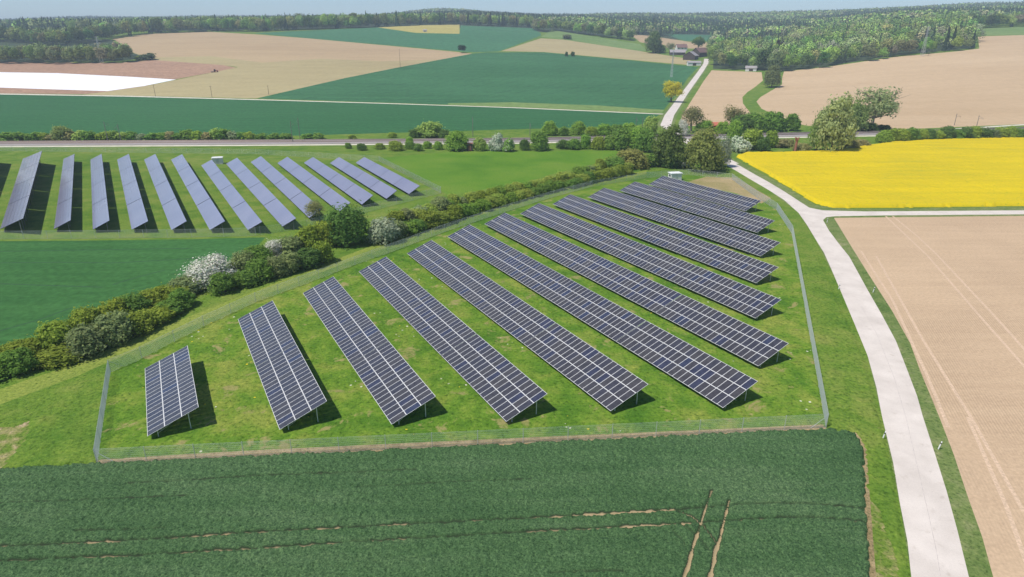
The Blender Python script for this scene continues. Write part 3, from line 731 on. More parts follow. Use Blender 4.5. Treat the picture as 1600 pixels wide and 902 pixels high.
def mast(px, py, h, label, arm=1):
    P = put(px, py); root = empty('catenary_mast', P, 0, label=label, category='railway mast', group='masts along the railway')
    m = MB(); m.bar((0, 0, 0), (0, 0, h), .17, .11, n=6); m.build('mast_pole', M['brownmast'], root)
    m = MB(); m.bar((0, 0, h*.78), (.3, arm*3, h*.84), .05); m.bar((0, 0, h*.95), (.3, arm*3, h*.84), .04); m.bar((.3, arm*3, h*.84), (.3, arm*3, h*.7), .03)
    m.build('arm', M['brownmast'], root)
    m = MB(); m.bar((-.3, 0, h*.9), (.3, 0, h*.9), .05); m.bar((0, 0, h), (0, 0, h+.3), .06); m.build('insulator', M['brownmast'], root)
for a in [(169, 222.5, 9, 'left mast of the pair beside the far left hedge by the railway', 1), (189, 221, 7.5, 'right mast of the pair beside the far left hedge by the railway', -1),
          (457.5, 223.5, 9.5, 'front mast of the pair left of the middle of the railway', 1), (469, 217.5, 9.5, 'rear mast of the pair left of the middle of the railway', -1),
          (739, 214, 9, 'single mast rising behind the round bush in the middle of the railway', -1), (1003, 207, 7.5, 'tallest mast among the trees beside the country road', -1),
          (993, 206, 7, 'thin mast among the trees left of the country road', -1), (828, 213, 6, 'slim mast behind the shrubs right of centre', -1),
          (1491, 196, 6, 'left dark mast at the bottom of the big right soil field', -1), (1525, 201, 6.5, 'right dark mast at the bottom of the big right soil field', -1)]: mast(*a)
def wood_pole(px, py, h, label):
    P = put(px, py); root = empty('utility_pole', P, .3, label=label, category='utility pole', group='utility poles in the fields')
    m = MB(); m.bar((0, 0, 0), (0, 0, h), .17, .11, n=6); m.build('pole_shaft', M['bark'], root)
    m = MB(); m.bar((-.9, 0, h-.5), (.9, 0, h-.5), .07, n=4); m.build('crossarm', M['bark'], root)
for a in [(625.5, 106, 19, 'tall dark pole at the edge of the tan field, left of centre'), (420, 148, 7, 'short pole on the tan field beside the left corner of the centre crop'),
          (243, 151, 9, 'pole behind the white track, right of the white sheeted field'), (331.5, 153, 9, 'pole behind the white track, below the tractor'),
          (1280, 107, 14, 'pole against the dark trees at the left edge of the right soil field'), (1450, 87.5, 11, 'shorter pole just right of the lattice pylon on the right field')]: wood_pole(*a)
def pylon(px, py, h, label, w=2.6):
    P = put(px, py); root = empty('lattice_pylon', P, .4, label=label, category='pylon', group='lattice pylons')
    b, t = w, w*.18; lev = 9
    def cor(k, f):
        r = b+(t-b)*min(1, f*1.15); sx, sy = ((1, 1), (-1, 1), (-1, -1), (1, -1))[k]; return (sx*r/2*1.2, sy*r/2*1.2, h*f)
    m = MB()
    for k in range(4): m.bar(cor(k, 0), cor(k, 1), .11, .06, n=4)
    m.build('legs', M['galv'], root)
    m = MB()
    for l in range(lev):
        f0, f1 = l/lev, (l+1)/lev
        for k in range(4):
            m.bar(cor(k, f0), cor((k+1) % 4, f1), .05, n=3); m.bar(cor((k+1) % 4, f0), cor(k, f1), .05, n=3)
    m.build('lattice', M['galv'], root)
    for z, L in ((.97, 2.5), (.86, 4.5), (.76, 3.6)):
        m = MB(); 
        for s in (-1, 1):
            m.bar((0, 0, h*z+.5), (s*L, 0, h*z), .08, n=4); m.bar((0, 0, h*z-.4), (s*L, 0, h*z), .08, n=4)
        m.build('crossarm', M['galv'], root)
pylon(159, 98.5, 27, 'lattice pylon in front of the left wood above the white sheeted field')
pylon(1441, 88, 30, 'lattice pylon against the wood above the right soil field')
pylon(1049, 121, 26, 'thin lattice pylon in the green field before the farm', 1.6)
pylon(318, 33+12, 26, 'faint lattice pylon rising from the tree belt at upper left', 2.0)
# ------------------------------------------------------------------ delineators, cabins, small structures
def delineator(px, py, label, tilt=0):
    P = put(px, py); root = empty('delineator_post', P, .5, label=label, category='marker post', group='white marker posts along the road'); root.rotation_euler = (tilt, tilt*.6, .5)
    m = MB(); m.add([(-.06, -.05, 0), (.06, -.05, 0), (0, .07, 0), (-.06, -.05, .98), (.06, -.05, 1.02), (0, .07, 1.05)], [(0, 2, 1), (3, 4, 5), (0, 1, 4, 3), (1, 2, 5, 4), (2, 0, 3, 5)])
    m.build('post_body', M['white'], root)
    m = MB(); m.add([(-.065, -.055, .7), (.065, -.055, .7), (0, .078, .7), (-.065, -.055, .86), (.065, -.055, .88), (0, .078, .9)], [(0, 2, 1), (3, 4, 5), (0, 1, 4, 3), (1, 2, 5, 4), (2, 0, 3, 5)])
    m.build('black_band', M['black'], root)
for a in [(1466, 702, 'white marker post on the right verge, nearest the camera', .12), (1379, 686, 'white marker post on the left verge, near the fence corner', .1),
          (1310, 452, 'white marker post on the left verge halfway up the road', .1), (1364, 457, 'white marker post on the right verge halfway up the road', .1), (1292, 348, 'white marker post in the grass tip at the road fork', .05)]: delineator(*a)
def cabin(px, py, w, d, h, rz, label):
    P = put(px, py); root = empty('transformer_cabin', P, rz, label=label, category='transformer cabin')
    m = MB(); m.box(-w/2, -d/2, 0, w/2, d/2, h); m.build('wall', M['offwhite'], root)
    m = MB(); m.box(-w/2-.2, -d/2-.2, h+.002, w/2+.2, d/2+.2, h+.16); m.box(-w/2+.1, -d/2+.1, h+.163, w/2-.1, d/2-.1, h+.24); m.build('roof', M['white'], root)
    m = MB(); m.box(-w*.12, -d/2-.05, .15, w*.12, -d/2-.003, h*.86)
    dr = m.build('door', M['galv'], root)
    m = MB(); m.box(w*.08, -d/2-.09, h*.45, w*.1, -d/2-.053, h*.55); m.build('handle', M['black'], dr)
    m = MB(); m.box(-w/2-.04, -d*.25, h*.55, -w/2-.003, d*.25, h*.8); m.build('vent_grille', M['filmdark'], root)
cabin(341, 256, 3.4, 2.6, 2.2, .3, 'small white cabin with flat roof at the far ends of the bluish rows')
cabin(1054, 281.5, 3.6, 2.6, 2.3, .2, 'white flat-roofed cabin behind the farthest front panel row')
def house(kind, px, py, w, d, h, rh, rz, wall, roof, label, doors=(), wins=0, chimney=False, ov=.5):
    P = put(px, py); root = empty(kind, P, rz, label=label, category='barn' if 'barn' in kind else ('shed' if 'shed' in kind else 'house'))
    m = MB(); x, y = w/2, d/2
    m.add([(-x, -y, -1), (x, -y, -1), (x, y, -1), (-x, y, -1), (-x, -y, h), (x, -y, h), (x, y, h), (-x, y, h), (-x, 0, h+rh), (x, 0, h+rh)],
          [(0, 1, 5, 4), (2, 3, 7, 6), (1, 2, 6, 9, 5), (3, 0, 4, 8, 7)])
    m.build('wall', wall, root)
    m = MB(); sl = rh/y; t = .18
    for s in (-1, 1):
        e = (y+ov)*s; ze = h-ov*sl+.05; zr = h+rh+.05
        m.add([(-x-ov, e, ze), (x+ov, e, ze), (x+ov, 0, zr), (-x-ov, 0, zr), (-x-ov, e, ze+t), (x+ov, e, ze+t), (x+ov, 0, zr+t), (-x-ov, 0, zr+t)],
              [(0, 3, 2, 1), (4, 5, 6, 7), (0, 1, 5, 4), (0, 4, 7, 3), (1, 2, 6, 5)])
    rf = m.build('roof', roof, root)
    if chimney:
        m = MB(); m.box(x*.4, -.4, h+rh-.3, x*.4+.7, .4, h+rh+1.1); m.build('chimney', M['redroof'], rf)
    for (dx, dw, dh) in doors:
        m = MB(); m.box(dx-dw/2, -y-.07, 0, dx+dw/2, -y-.01, dh); m.build('door', M['wood'], root)
    for k in range(wins):
        wx = -x*.7+k*(1.4*x/max(1, wins-1)) if wins > 1 else 0
        m = MB(); m.box(wx-.6, -y-.05, h*.55, wx+.6, -y-.01, h*.55+1.3); m.build('window', M['glass'], root)
house('farm_barn', 1079, 93, 17, 15, 4.5, 4.8, 1.05, M['wood'], M['greyroof'], 'dark timber barn with grey gabled roof beside the road at the farm', doors=((0, 4, 3.6),))
house('farm_barn', 1094, 88.5, 25, 13, 5.2, 5.6, .75, M['wood'], M['brownroof'], 'long barn with reddish brown roof behind the dark timber barn', doors=((-3, 4, 3.6),))
house('farm_shed', 1084, 102.5, 15, 7, 3.2, 1.6, -.05, M['offwhite'], M['greyroof'], 'low white shed with one dark opening beside the farm road', doors=((0, 4, 2.6),))
house('farm_shed', 1058, 86, 20, 10, 3.4, 3.2, -.1, M['wood'], M['greyroof'], 'open dark shed left of the barns at the farm', doors=((-4, 5, 2.5), (3, 5, 2.5)))
house('farm_house', 1064, 79, 15, 10, 4.2, 4.4, .1, M['offwhite'], M['brownroof'], 'house with brown roof behind the open shed at the farm', wins=3, chimney=True)
house('garden_shed', 1173, 111, 11, 7, 3, 2, -.3, M['offwhite'], M['greyroof'], 'grey roofed shed tucked under the wood right of the farm road', doors=((0, 4, 2.2),))
house('farm_house', 29, 45, 22, 10, 4, 4, .1, M['offwhite'], M['brownroof'], 'white house far away at the upper left between trees', wins=4)
house('field_shed', 1120, 200, 5.5, 4.2, 1.6, 1.1, .1, M['redroof'], M['redroof'], 'tiny shelter with bright red roof beyond the railway trees', doors=((0, 1.5, 1.6),))
house('field_shed', 664, 50, 6, 4, 2.5, 1.2, .1, M['offwhite'], M['greyroof'], 'small pale hut on the ochre field near the horizon', doors=((0, 1.2, 1.8),))
def signal_box(px, py, label):
    P = put(px, py); root = empty('relay_hut', P, .1, label=label, category='hut')
    m = MB(); m.box(-1.2, -1, 0, 1.2, 1, 3.0); m.build('wall', M['wood'], root)
    m = MB(); m.box(-1.4, -1.2, 3.003, 1.4, 1.2, 3.2); m.build('roof', M['redbark'], root)
    m = MB(); m.box(-.5, -1.05, .2, .5, -1.004, 2.2); m.build('door', M['redbark'], root)
signal_box(734, 236, 'dark narrow hut with red-brown top between round bushes by the railway')
def tractor(px, py):
    P = put(px, py); root = empty('tractor', P, .4, label='small dark tractor working alone on the soil field at left', category='tractor')
    m = MB(); m.box(.3, -.5, .9, 2.4, .5, 1.7); m.box(-1.6, -.6, .8, .3, .6, 1.3); m.build('bonnet', M['redpaint'], root)
    m = MB(); m.box(-1.5, -.8, 1.3, .2, .8, 2.6); m.build('cab', M['glass'], root)
    m = MB(); m.box(-1.6, -.9, 2.603, .3, .9, 2.75); m.build('cab_roof', M['black'], root)
    for x, r, w in ((-.9, .9, .5), (1.8, .6, .35)):
        for s in (-1, 1):
            m = MB(); m.bar((x, s*.7, r), (x, s*(.7+w), r), r, n=14)
            wh = m.build('wheel', M['black'], root)
            m = MB(); m.bar((x, s*(.7+w), r), (x, s*(.73+w), r), r*.5, n=10); m.build('rim', M['redpaint'], wh)
    m = MB(); m.box(-4.2, -2, .3, -2.2, 2, .8); m.bar((-2.2, 0, .6), (-1.6, 0, .8), .08); m.build('harrow', M['brownmast'], root)
tractor(337, 113)
# ------------------------------------------------------------------ foliage prototypes (unit: radius .5, height 1)
def foliage(seed, n, fs, nl=9, shape='round', hollow=.62, base=.0, nn=.35, rl=(.14, .23)):
    r = np.random.default_rng(seed)
    if shape == 'cone':
        t = r.random(n)**1.25*.96+.04                # fraction from top
        tier = .5*t*(.72+.28*((t*7) % 1)); a = r.random(n)*2*PI
        rad = tier*(hollow+(1-hollow)*r.random(n)**.5)*(1+.12*np.sin(a*3+seed))
        C = np.stack([rad*np.cos(a), rad*np.sin(a), 1-t*.93], 1); N = np.stack([np.cos(a), np.sin(a), np.full(n, .5)], 1)
    else:
        cs = []; rs = []
        for k in range(nl):
            p = r.normal(size=3); p /= np.linalg.norm(p); q = (.35+.65*r.random())
            if shape == 'dome': c = np.array([p[0]*.34*q, p[1]*.34*q, .14+abs(p[2])*.60*q])
            else: c = np.array([p[0]*.32*q, p[1]*.32*q, base+(1-base)*(.50+p[2]*.31*q)])
            cs.append(c); rs.append(r.uniform(*rl))
        cs.append(np.array([0, 0, base+(1-base)*.45])); rs.append(.30)
        if shape == 'dome': cs.append(np.array([.06, -.05, .22])); rs.append(.34)
        cs = np.array(cs); rs = np.array(rs)
        w = rs**2; w /= w.sum(); L = r.choice(len(cs), size=n, p=w)
        d = r.normal(size=(n, 3)); d /= np.linalg.norm(d, axis=1)[:, None]
        d[:, 2] = np.where(d[:, 2] < -.5, -d[:, 2]*.5, d[:, 2])
        rr_ = rs[L]*(hollow+(1-hollow)*r.random(n)**.4)*(1+.16*np.sin(d[:, 0]*9+L)*np.cos(d[:, 1]*8+L*2)+.1*np.sin(d[:, 2]*13+L))
        rr_ = rr_*(1+.22*np.maximum(0, r.normal(size=n)-.6))
        C = cs[L]+d*rr_[:, None]; N = d.copy()
        C[:, 2] = np.maximum(C[:, 2], .01+.04*r.random(n))
    N = N+r.normal(size=(n, 3))*nn; N /= np.linalg.norm(N, axis=1)[:, None]
    u = np.cross(N, r.normal(size=(n, 3))); u /= np.linalg.norm(u, axis=1)[:, None]; v = np.cross(N, u)
    s = (fs*(.6+.8*r.random(n)))[:, None]
    V = np.stack([C-u*s, C-v*s*.6, C+u*s, C+v*s*.6], 1)
    tint = np.clip(.5+.27*r.normal(size=n), 0, 1)
    return V, tint
def leafmesh(name, V, tint, mat, extra=None):
    n = len(V); v = V.reshape(-1, 3); f = np.arange(n*4).reshape(-1, 4); mi = np.zeros(n, int); mats = [mat]
    if extra:
        ev, ef = extra; f = np.concatenate([f, np.array(ef)+len(v)]); v = np.concatenate([v, ev]); mi = np.concatenate([mi, np.ones(len(ef), int)]); mats.append(M['bark'])
    me = newmesh(name, v, f, mats, mi)
    at = me.attributes.new('tint', 'FLOAT', 'FACE'); at.data.foreach_set('value', np.concatenate([tint, np.full(len(f)-n, .5)]).astype(np.float32))
    return me
def stems(seed, h=.6, k=5, r=.018, spread=.22, z0=.0):
    rn = random.Random(seed); V = []; Fq = []
    def seg(a, b, ra, rb):
        d = (b-a).normalized(); u = d.orthogonal().normalized(); w = d.cross(u); q = len(V)
        for P, rr_ in ((a, ra), (b, rb)):
            for t in range(5): V.append(tuple(P+(u*math.cos(t*1.2566)+w*math.sin(t*1.2566))*rr_))
        for t in range(5): Fq.append((q+t, q+(t+1) % 5, q+5+(t+1) % 5, q+5+t))
    return V, Fq, seg, rn
def shrub_stems(seed):
    V, Fq, seg, rn = stems(seed)
    for k in range(6):
        a = rn.random()*2*PI; p = Vector((math.cos(a)*.05, math.sin(a)*.05, -.02)); q = Vector((math.cos(a)*.2, math.sin(a)*.2, .6)); seg(p, q, .018, .008)
    return np.array(V), Fq
def trunk_mesh(seed, mat, r=.035, split=.3, top=.85, nb=9, name='trunk', spread=.3):
    V, Fq, seg, rn = stems(seed)
    pts = [Vector((0, 0, -.03)), Vector((rn.uniform(-.01, .01), rn.uniform(-.01, .01), split)), Vector((rn.uniform(-.03, .03), rn.uniform(-.03, .03), (split+top)/2)), Vector((rn.uniform(-.05, .05), rn.uniform(-.05, .05), top))]
    rs = [r*1.25, r*.85, r*.5, r*.15]
    for a, b, x, y in zip(pts, pts[1:], rs, rs[1:]): seg(a, b, x, y)
    for k in range(nb):
        f = rn.uniform(0, 1); p = pts[1].lerp(pts[2], f) if k % 2 else pts[2].lerp(pts[3], f*.7)
        a = k*2.4+rn.uniform(-.4, .4); q = p+Vector((math.cos(a)*spread, math.sin(a)*spread, rn.uniform(.12, .3)))*rn.uniform(.7, 1)
        seg(p, q, r*.4, r*.12)
        for _ in range(2):
            q2 = q+Vector((rn.uniform(-.12, .12), rn.uniform(-.12, .12), rn.uniform(.03, .14))); seg(p.lerp(q, .6), q2, r*.2, r*.06)
    return newmesh(name, np.array(V), Fq, mat)
SH = [leafmesh('shrub', *foliage(20+k, 5600, .034, nl=24, shape='dome', hollow=.62, rl=(.08, .17), nn=.45), M['leaf'], shrub_stems(k)) for k in range(6)]
SHB = leafmesh('shrub', *foliage(31, 12000, .017, nl=34, shape='dome', rl=(.07, .15)), M['blossom'], shrub_stems(9))
SHS = leafmesh('shrub', *foliage(32, 3600, .04, nl=13, shape='dome'), M['blossom_some'], shrub_stems(8))
SHM = [leafmesh('shrub', *foliage(40+k, 700, .075, nl=9, shape='dome'), M['leaf'], shrub_stems(k)) for k in range(4)]
TC = [leafmesh('crown', *foliage(50+k, 5600, .028, nl=20, base=.08, hollow=.6), M['leaf']) for k in range(4)]
TCS = [leafmesh('crown', *foliage(60+k, 2200, .024, nl=16, base=.12, hollow=.35), M['leaf']) for k in range(3)]  # thin spring foliage
FT = [leafmesh('broadleaf_tree', *foliage(70+k, 900, .052, nl=10, base=.0, hollow=.75, nn=.3), M['leaf']) for k in range(6)]
FC = [leafmesh('conifer_tree', *foliage(80+k, 300, .085, shape='cone'), M['leaf']) for k in range(3)]
TD = [leafmesh('crown', *foliage(150+k, 8000, .023, nl=42, shape='dome', hollow=.6, rl=(.07, .14)), M['leaf']) for k in range(4)]
TRK = [trunk_mesh(90+k, M['bark']) for k in range(3)]
TRP = [trunk_mesh(95+k, M['palebark'], r=.03, nb=16, spread=.38) for k in range(2)]
def inst(name, me, P, w, h, col, rz=None, parent=None, **k):
    o = link(name, me, parent, P, **k)
    o.rotation_euler = (0, 0, random.uniform(0, 6.28) if rz is None else rz)
    o.scale = (w, w*random.uniform(.9, 1.1), h); o.color = (*col, 1)
    return o
LB = 1.27
def jit(c, a=.18):
    f = LB+random.uniform(-a, a); return tuple(max(0, v*f*(1+random.uniform(-a, a)*.5)) for v in c)
OLIVE = (.22, .29, .05); DARK = (.10, .165, .045); MID = (.145, .24, .05); BRIGHT = (.20, .31, .055); GREY = (.24, .28, .15); BROWNG = (.26, .25, .11); YEL_ = (.55, .50, .05); SILV = (.32, .37, .26); FRESH = (.25, .34, .085)
def shrub_px(px, py, wpx, hpx, col, label, me=None, name='shrub', group=None, near=True):
    col = tuple(v*1.12 for v in col)
    if 190 < py < 245 and group: wpx *= 1.2; hpx *= 1.3; col = tuple(v*1.12 for v in col)
    P = put(px, py); s = mpp(P); w = wpx*s*1.12; h = hpx*s*1.05
    # the box height in the picture is height*cos + depth*sin of the view angle
    a = math.atan2(H-P[2], P[1]); h = max(.4*w, (hpx*s-.35*w*math.sin(a))/math.cos(a)*1.02)
    P = P+np.array([0, w*.32, 0]); P[2] = float(terrain(P[0], P[1]))
    k = dict(label=label, category='shrub')
    if group: k['group'] = group
    return inst(name, me or random.choice(SH if near else SHM), P, w, h, jit(col, .08), **k)
def tree_px(px, py, wpx, hpx, col, label, crown=None, trunk=None, name='tree', group=None):
    P = put(px, py); s = mpp(P); w = wpx*s*1.12; a = math.atan2(H-P[2], P[1]); h = hpx*s/math.cos(a)*.97
    P = P+np.array([0, .8, 0]); P[2] = float(terrain(P[0], P[1]))
    root = empty(name, P, random.uniform(0, 6.28), label=label, category='tree')
    if group: root['group'] = group
    c = inst('crown', crown or random.choice(TC), (0, 0, 0), w, h*(1.14 if crown in TD else 1), jit(col, .06), parent=root)
    dome = crown in TD; t = inst('trunk', trunk or random.choice(TRK), (0, 0, 0), w*(.7 if dome else 1), h*(.62 if dome else .86), col, parent=root)
    return root
# ------------------------------------------------------------------ the hedgerow
hb = [(-60, 612), (0, 598), (60, 583), (130, 563), (170, 545), (230, 515), (270, 490), (320, 470), (370, 455), (420, 440), (470, 425), (520, 410), (560, 395), (590, 384), (620, 375), (680, 358), (740, 336), (800, 319), (850, 305), (900, 295), (950, 282), (1000, 270)]
ht = [(-60, 545), (0, 535), (60, 512), (95, 498), (140, 470), (190, 460), (240, 447), (270, 432), (320, 415), (370, 398), (420, 375), (470, 355), (520, 335), (560, 330), (600, 332), (640, 325), (690, 308), (740, 300), (800, 287), (850, 277), (900, 264), (950, 247), (1000, 240)]
LMK = [('the white blossoming bush', 315), ('the tall dark bush', 535), ('the brownish end bush', 985)]
ORD = ['first', 'second', 'third', 'fourth', 'fifth', 'sixth', 'seventh', 'eighth', 'ninth', 'tenth', 'eleventh', 'twelfth', 'thirteenth', 'fourteenth', 'fifteenth', 'sixteenth', 'seventeenth', 'eighteenth', 'nineteenth', 'twentieth', 'twenty-first', 'twenty-second']
hx = np.array([p[0] for p in hb], float); hyb = np.array([p[1] for p in hb], float)
tx = np.array([p[0] for p in ht], float); tyy = np.array([p[1] for p in ht], float)
bw = np.array([gp(x, y)[:2] for x, y in zip(hx, hyb)])
dist = np.concatenate([[0], np.cumsum(np.linalg.norm(np.diff(bw, axis=0), axis=1))])
rh = random.Random(5)
CN = {'olive': (.22, .275, .045), 'dark green': DARK, 'mid-green': MID, 'grey-green': (.22, .26, .11), 'brownish': (.23, .24, .085), 'bright green': (.18, .28, .05), 'yellow-green': (.28, .34, .07)}
hedge = []
s = 1.5
while s < dist[-1]:
    x = np.interp(s, dist, hx); yb = np.interp(x, hx, hyb); yt = np.interp(x, tx, tyy); hedge.append((x, yb, yt)); s += rh.uniform(3.0, 4.2)
cnt = {}
for row in (0, 1):
    for n_, (x, yb, yt) in enumerate(hedge):
        skip = (abs(x-315) < 28 and row == 1) or (abs(x-306) < 13 and row == 0) or abs(x-540) < 24 or abs(x-595) < 18 or (abs(x-428) < 18 and row == 1) or x > 985
        if skip: continue
        band = yb-yt; P = gp(x, yb); m_ = mpp(P)
        if row == 0: y0 = yb-1; hp = band*.62; off = .0
        else: y0 = yb-band*.36; hp = band*.66
        w = rh.uniform(5.2, 6.8)/m_*(1 if x < 700 else .85)
        if row == 0: cn = rh.choice(['olive', 'dark green', 'mid-green', 'olive', 'grey-green'] if x < 620 else ['bright green', 'olive', 'yellow-green', 'mid-green', 'bright green'])
        else: cn = rh.choice(['olive', 'mid-green', 'olive', 'grey-green', 'olive', 'yellow-green'] if x < 620 else ['yellow-green', 'bright green', 'yellow-green', 'olive', 'grey-green'])
        hp *= rh.uniform(.92, 1.34)
        nm, lx = min(LMK, key=lambda q: abs(q[1]-x)); side = 'left' if x < lx else 'right'
        key = (nm, side, row); cnt.setdefault(key, []).append((abs(x-lx), len(cnt)))
        o = shrub_px(x+rh.uniform(-3, 3), y0, w, hp, CN[cn], '', group='shrubs of the long hedgerow')
        o['_k'] = '%s|%s|%d|%f|%s' % (nm, side, row, abs(x-lx), cn)
hs = [o for o in COL.objects if '_k' in o]
bykey = {}
for o in hs:
    nm, side, row, d, cn = o['_k'].split('|'); bykey.setdefault((nm, side, row), []).append((float(d), cn, o))
for (nm, side, row), lst in bykey.items():
    for k, (d, cn, o) in enumerate(sorted(lst, key=lambda q: q[0])):
        o['label'] = '%s hedge shrub, %s line, %s to the %s of %s' % (cn, 'front' if row == '0' else 'back', ORD[min(k, 21)], side, nm)
        del o['_k']
shrub_px(313, 456, 92, 66, SILV, 'white blossoming bush standing out in the left part of the hedge', SHB, 'hawthorn_bush')
shrub_px(426, 408, 48, 42, (.2, .24, .1), 'bush with pale blossom on the crop side of the hedge', SHB, 'hawthorn_bush')
shrub_px(535, 392, 92, 92, (.115, .19, .045), 'tall dark bush, largest in the hedge, before the far panel rows', TD[2], 'hedge_tree')
shrub_px(597, 384, 54, 56, SILV, 'silvery grey bush right of the tall dark bush', SH[2], 'willow_bush')
shrub_px(488, 352, 42, 40, BROWNG, 'sparse brownish bush left of the tall dark bush', TCS[0], 'elder_bush')
shrub_px(660, 345, 44, 30, (.3, .36, .18), 'pale grey-green bush at the corner of the far fence', SH[4], 'willow_bush')
# big group by the road
tree_px(1042, 262, 64, 74, (.16, .215, .06), 'broad dark tree left of the pair at the hedge end', crown=TD[0])
tree_px(1098, 268, 74, 76, (.25, .28, .085), 'broad olive tree right of the pair, beside the road bend', crown=TD[1])
tree_px(1128, 262, 34, 58, SILV, 'slim silvery willow at the edge of the road bend', crown=TD[2])
shrub_px(1073, 264, 30, 34, SILV, 'white blossoming bush at the foot of the pair of big trees', SHB, 'hawthorn_bush')
shrub_px(1068, 215, 20, 34, SILV, 'small white blossoming bush between the two big trees', SHB, 'hawthorn_bush')
shrub_px(990, 266, 60, 42, (.26, .25, .08), 'brownish bush at the right end of the hedge', SH[1])
shrub_px(962, 272, 46, 34, MID, 'dense green bush left of the brownish bush', SH[3])
shrub_px(1022, 262, 36, 26, MID, 'low green bush at the foot of the broad dark tree', SH[0])
shrub_px(1050, 264, 34, 22, MID, 'low green bush between the two big tree trunks', SH[2])
shrub_px(1118, 268, 40, 26, DARK, 'dark low bush under the olive tree beside the road', SH[5])
# railway south side shrubs
S = [(653, 237, 14, 12, MID, 'small dark shrub, leftmost of the group below the railway embankment'), (543, 233, 12, 9, MID, 'tiny shrub below the railway, far left of the group'), (592, 234, 16, 10, OLIVE, 'low olive shrub right of the tiny one below the railway'),
     (564, 236, 16, 11, DARK, 'dark low shrub beside the grassy railway bank'), (617, 237, 24, 16, OLIVE, 'wide olive shrub on the bank below the railway'), (640, 234, 18, 13, MID, 'green shrub touching the wide olive shrub below the railway'), (667, 233, 14, 12, BRIGHT, 'small bright shrub below the railway, left of the round one'), (684, 235, 14, 13, BRIGHT, 'small bright shrub just left of the round willow'),
     (712, 238, 36, 33, BRIGHT, 'large round bright bush left of the dark hut'), (748, 237, 22, 22, FRESH, 'fresh green bush right of the dark hut'), (776, 237, 22, 26, SILV, 'pale blossoming bush right of the dark hut'), (795, 238, 22, 20, MID, 'dark green bush right of the pale blossoming bush'),
     (843, 237, 30, 30, MID, 'tall bush standing alone right of the bush row'), (820, 236, 18, 18, DARK, 'dark shrub left of the lone tall bush'), (640, 219, 0, 0, MID, None), (612, 216, 14, 9, OLIVE, 'small shrub beyond the track, left of the yellow-green willow'),
     (670, 217, 42, 26, FRESH, 'yellow-green willow beyond the railway track'), (640, 226, 12, 12, BRIGHT, 'slim bright shrub on the near side of the track below the willow'), (648, 216, 22, 14, DARK, 'dark bush at the left foot of the willow beyond the track'), (694, 217, 20, 14, DARK, 'dark bush at the right foot of the willow beyond the track')]
for px, py, w, h, c, lab in S:
    if w: shrub_px(px, py, w, h, c, lab, SHS if 'pale' in lab else None, group='shrubs along the railway')
S2 = [(860, 213, 24, 22, BRIGHT), (882, 213, 18, 14, MID), (904, 212, 24, 21, BRIGHT), (925, 213, 18, 15, OLIVE), (945, 213, 26, 19, BRIGHT), (966, 213, 24, 18, MID), (985, 214, 26, 20, BRIGHT), (880, 234, 20, 15, DARK), (898, 235, 24, 18, MID), (915, 234, 18, 24, BRIGHT), (935, 235, 24, 20, OLIVE), (955, 235, 26, 22, MID), (975, 236, 36, 34, MID), (995, 236, 34, 36, BRIGHT), (1010, 240, 30, 40, MID), (1018, 212, 24, 28, FRESH), (1000, 222, 30, 22, DARK)]
ORD2 = ['leftmost', 'second', 'third', 'fourth', 'fifth', 'sixth', 'last', 'leftmost', 'second', 'third', 'fourth', 'fifth', 'sixth', 'seventh', 'eighth', 'ninth', 'last']
for k, (px, py, w, h, c) in enumerate(S2):
    shrub_px(px, py, w, h, c, '%s bush in the %s line beside the railway left of the road' % (ORD2[k], 'upper' if k < 7 else 'lower'), group='bushes between the lone bush and the road')
# trees right of the road, by the railway
tree_px(1080, 208, 46, 44, BROWNG, 'nearly leafless tree beyond the railway right of the road', crown=TCS[0], trunk=TRP[0])
tree_px(1143, 205, 40, 42, BROWNG, 'nearly leafless tree before the soil patch, right of the red roof', crown=TCS[1], trunk=TRP[1])
S3 = [(1105, 210, 30, 22, BRIGHT), (1133, 212, 24, 20, BRIGHT), (1160, 209, 36, 30, DARK), (1182, 208, 34, 30, MID), (1213, 207, 36, 30, MID), (1241, 206, 26, 26, MID), (1100, 226, 26, 24, BROWNG), (1150, 228, 24, 40, BRIGHT), (1178, 236, 36, 34, OLIVE), (1158, 240, 30, 24, SILV), (1196, 238, 22, 24, DARK), (1208, 232, 20, 26, OLIVE), (1222, 232, 26, 14, BROWNG), (1235, 230, 20, 12, BROWNG)]
for k, (px, py, w, h, c) in enumerate(S3):
    shrub_px(px, py, w, h, c, '%s shrub %s the railway left of the red pollard' % (['leftmost', 'second', 'third', 'fourth', 'fifth', 'rightmost', 'leftmost', 'second', 'third', 'fourth', 'fifth', 'sixth', 'seventh', 'rightmost'][k], 'beyond' if k < 6 else 'on the near side of'), SHS if c is SILV else None, group='shrubs between the road and the pollard')
tree_px(1300, 238, 74, 98, (.34, .40, .17), 'big pale green tree in front of the railway at right', crown=TD[3])
tree_px(1276, 236, 40, 60, FRESH, 'smaller fresh green tree at the left side of the big pale tree', crown=TD[0])
tree_px(1362, 205, 78, 74, (.32, .36, .17), 'wide open-crowned tree with visible trunks beyond the railway at right', crown=TCS[2], trunk=TRP[0])
tree_px(1333, 206, 44, 60, (.23, .29, .10), 'round tree between the big pale tree and the open-crowned tree', crown=TD[2])
tree_px(1206, 137, 34, 40, (.2, .23, .1), 'round grey-green tree alone between the two right soil fields', crown=TD[1])
S4 = [(1342, 206, 30, 16, DARK), (1365, 206, 26, 14, DARK), (1385, 206, 20, 10, DARK), (1425, 213, 14, 8, OLIVE), (1258, 238, 30, 14, BROWNG), (1330, 235, 30, 18, BROWNG), (1350, 231, 28, 12, BROWNG)]
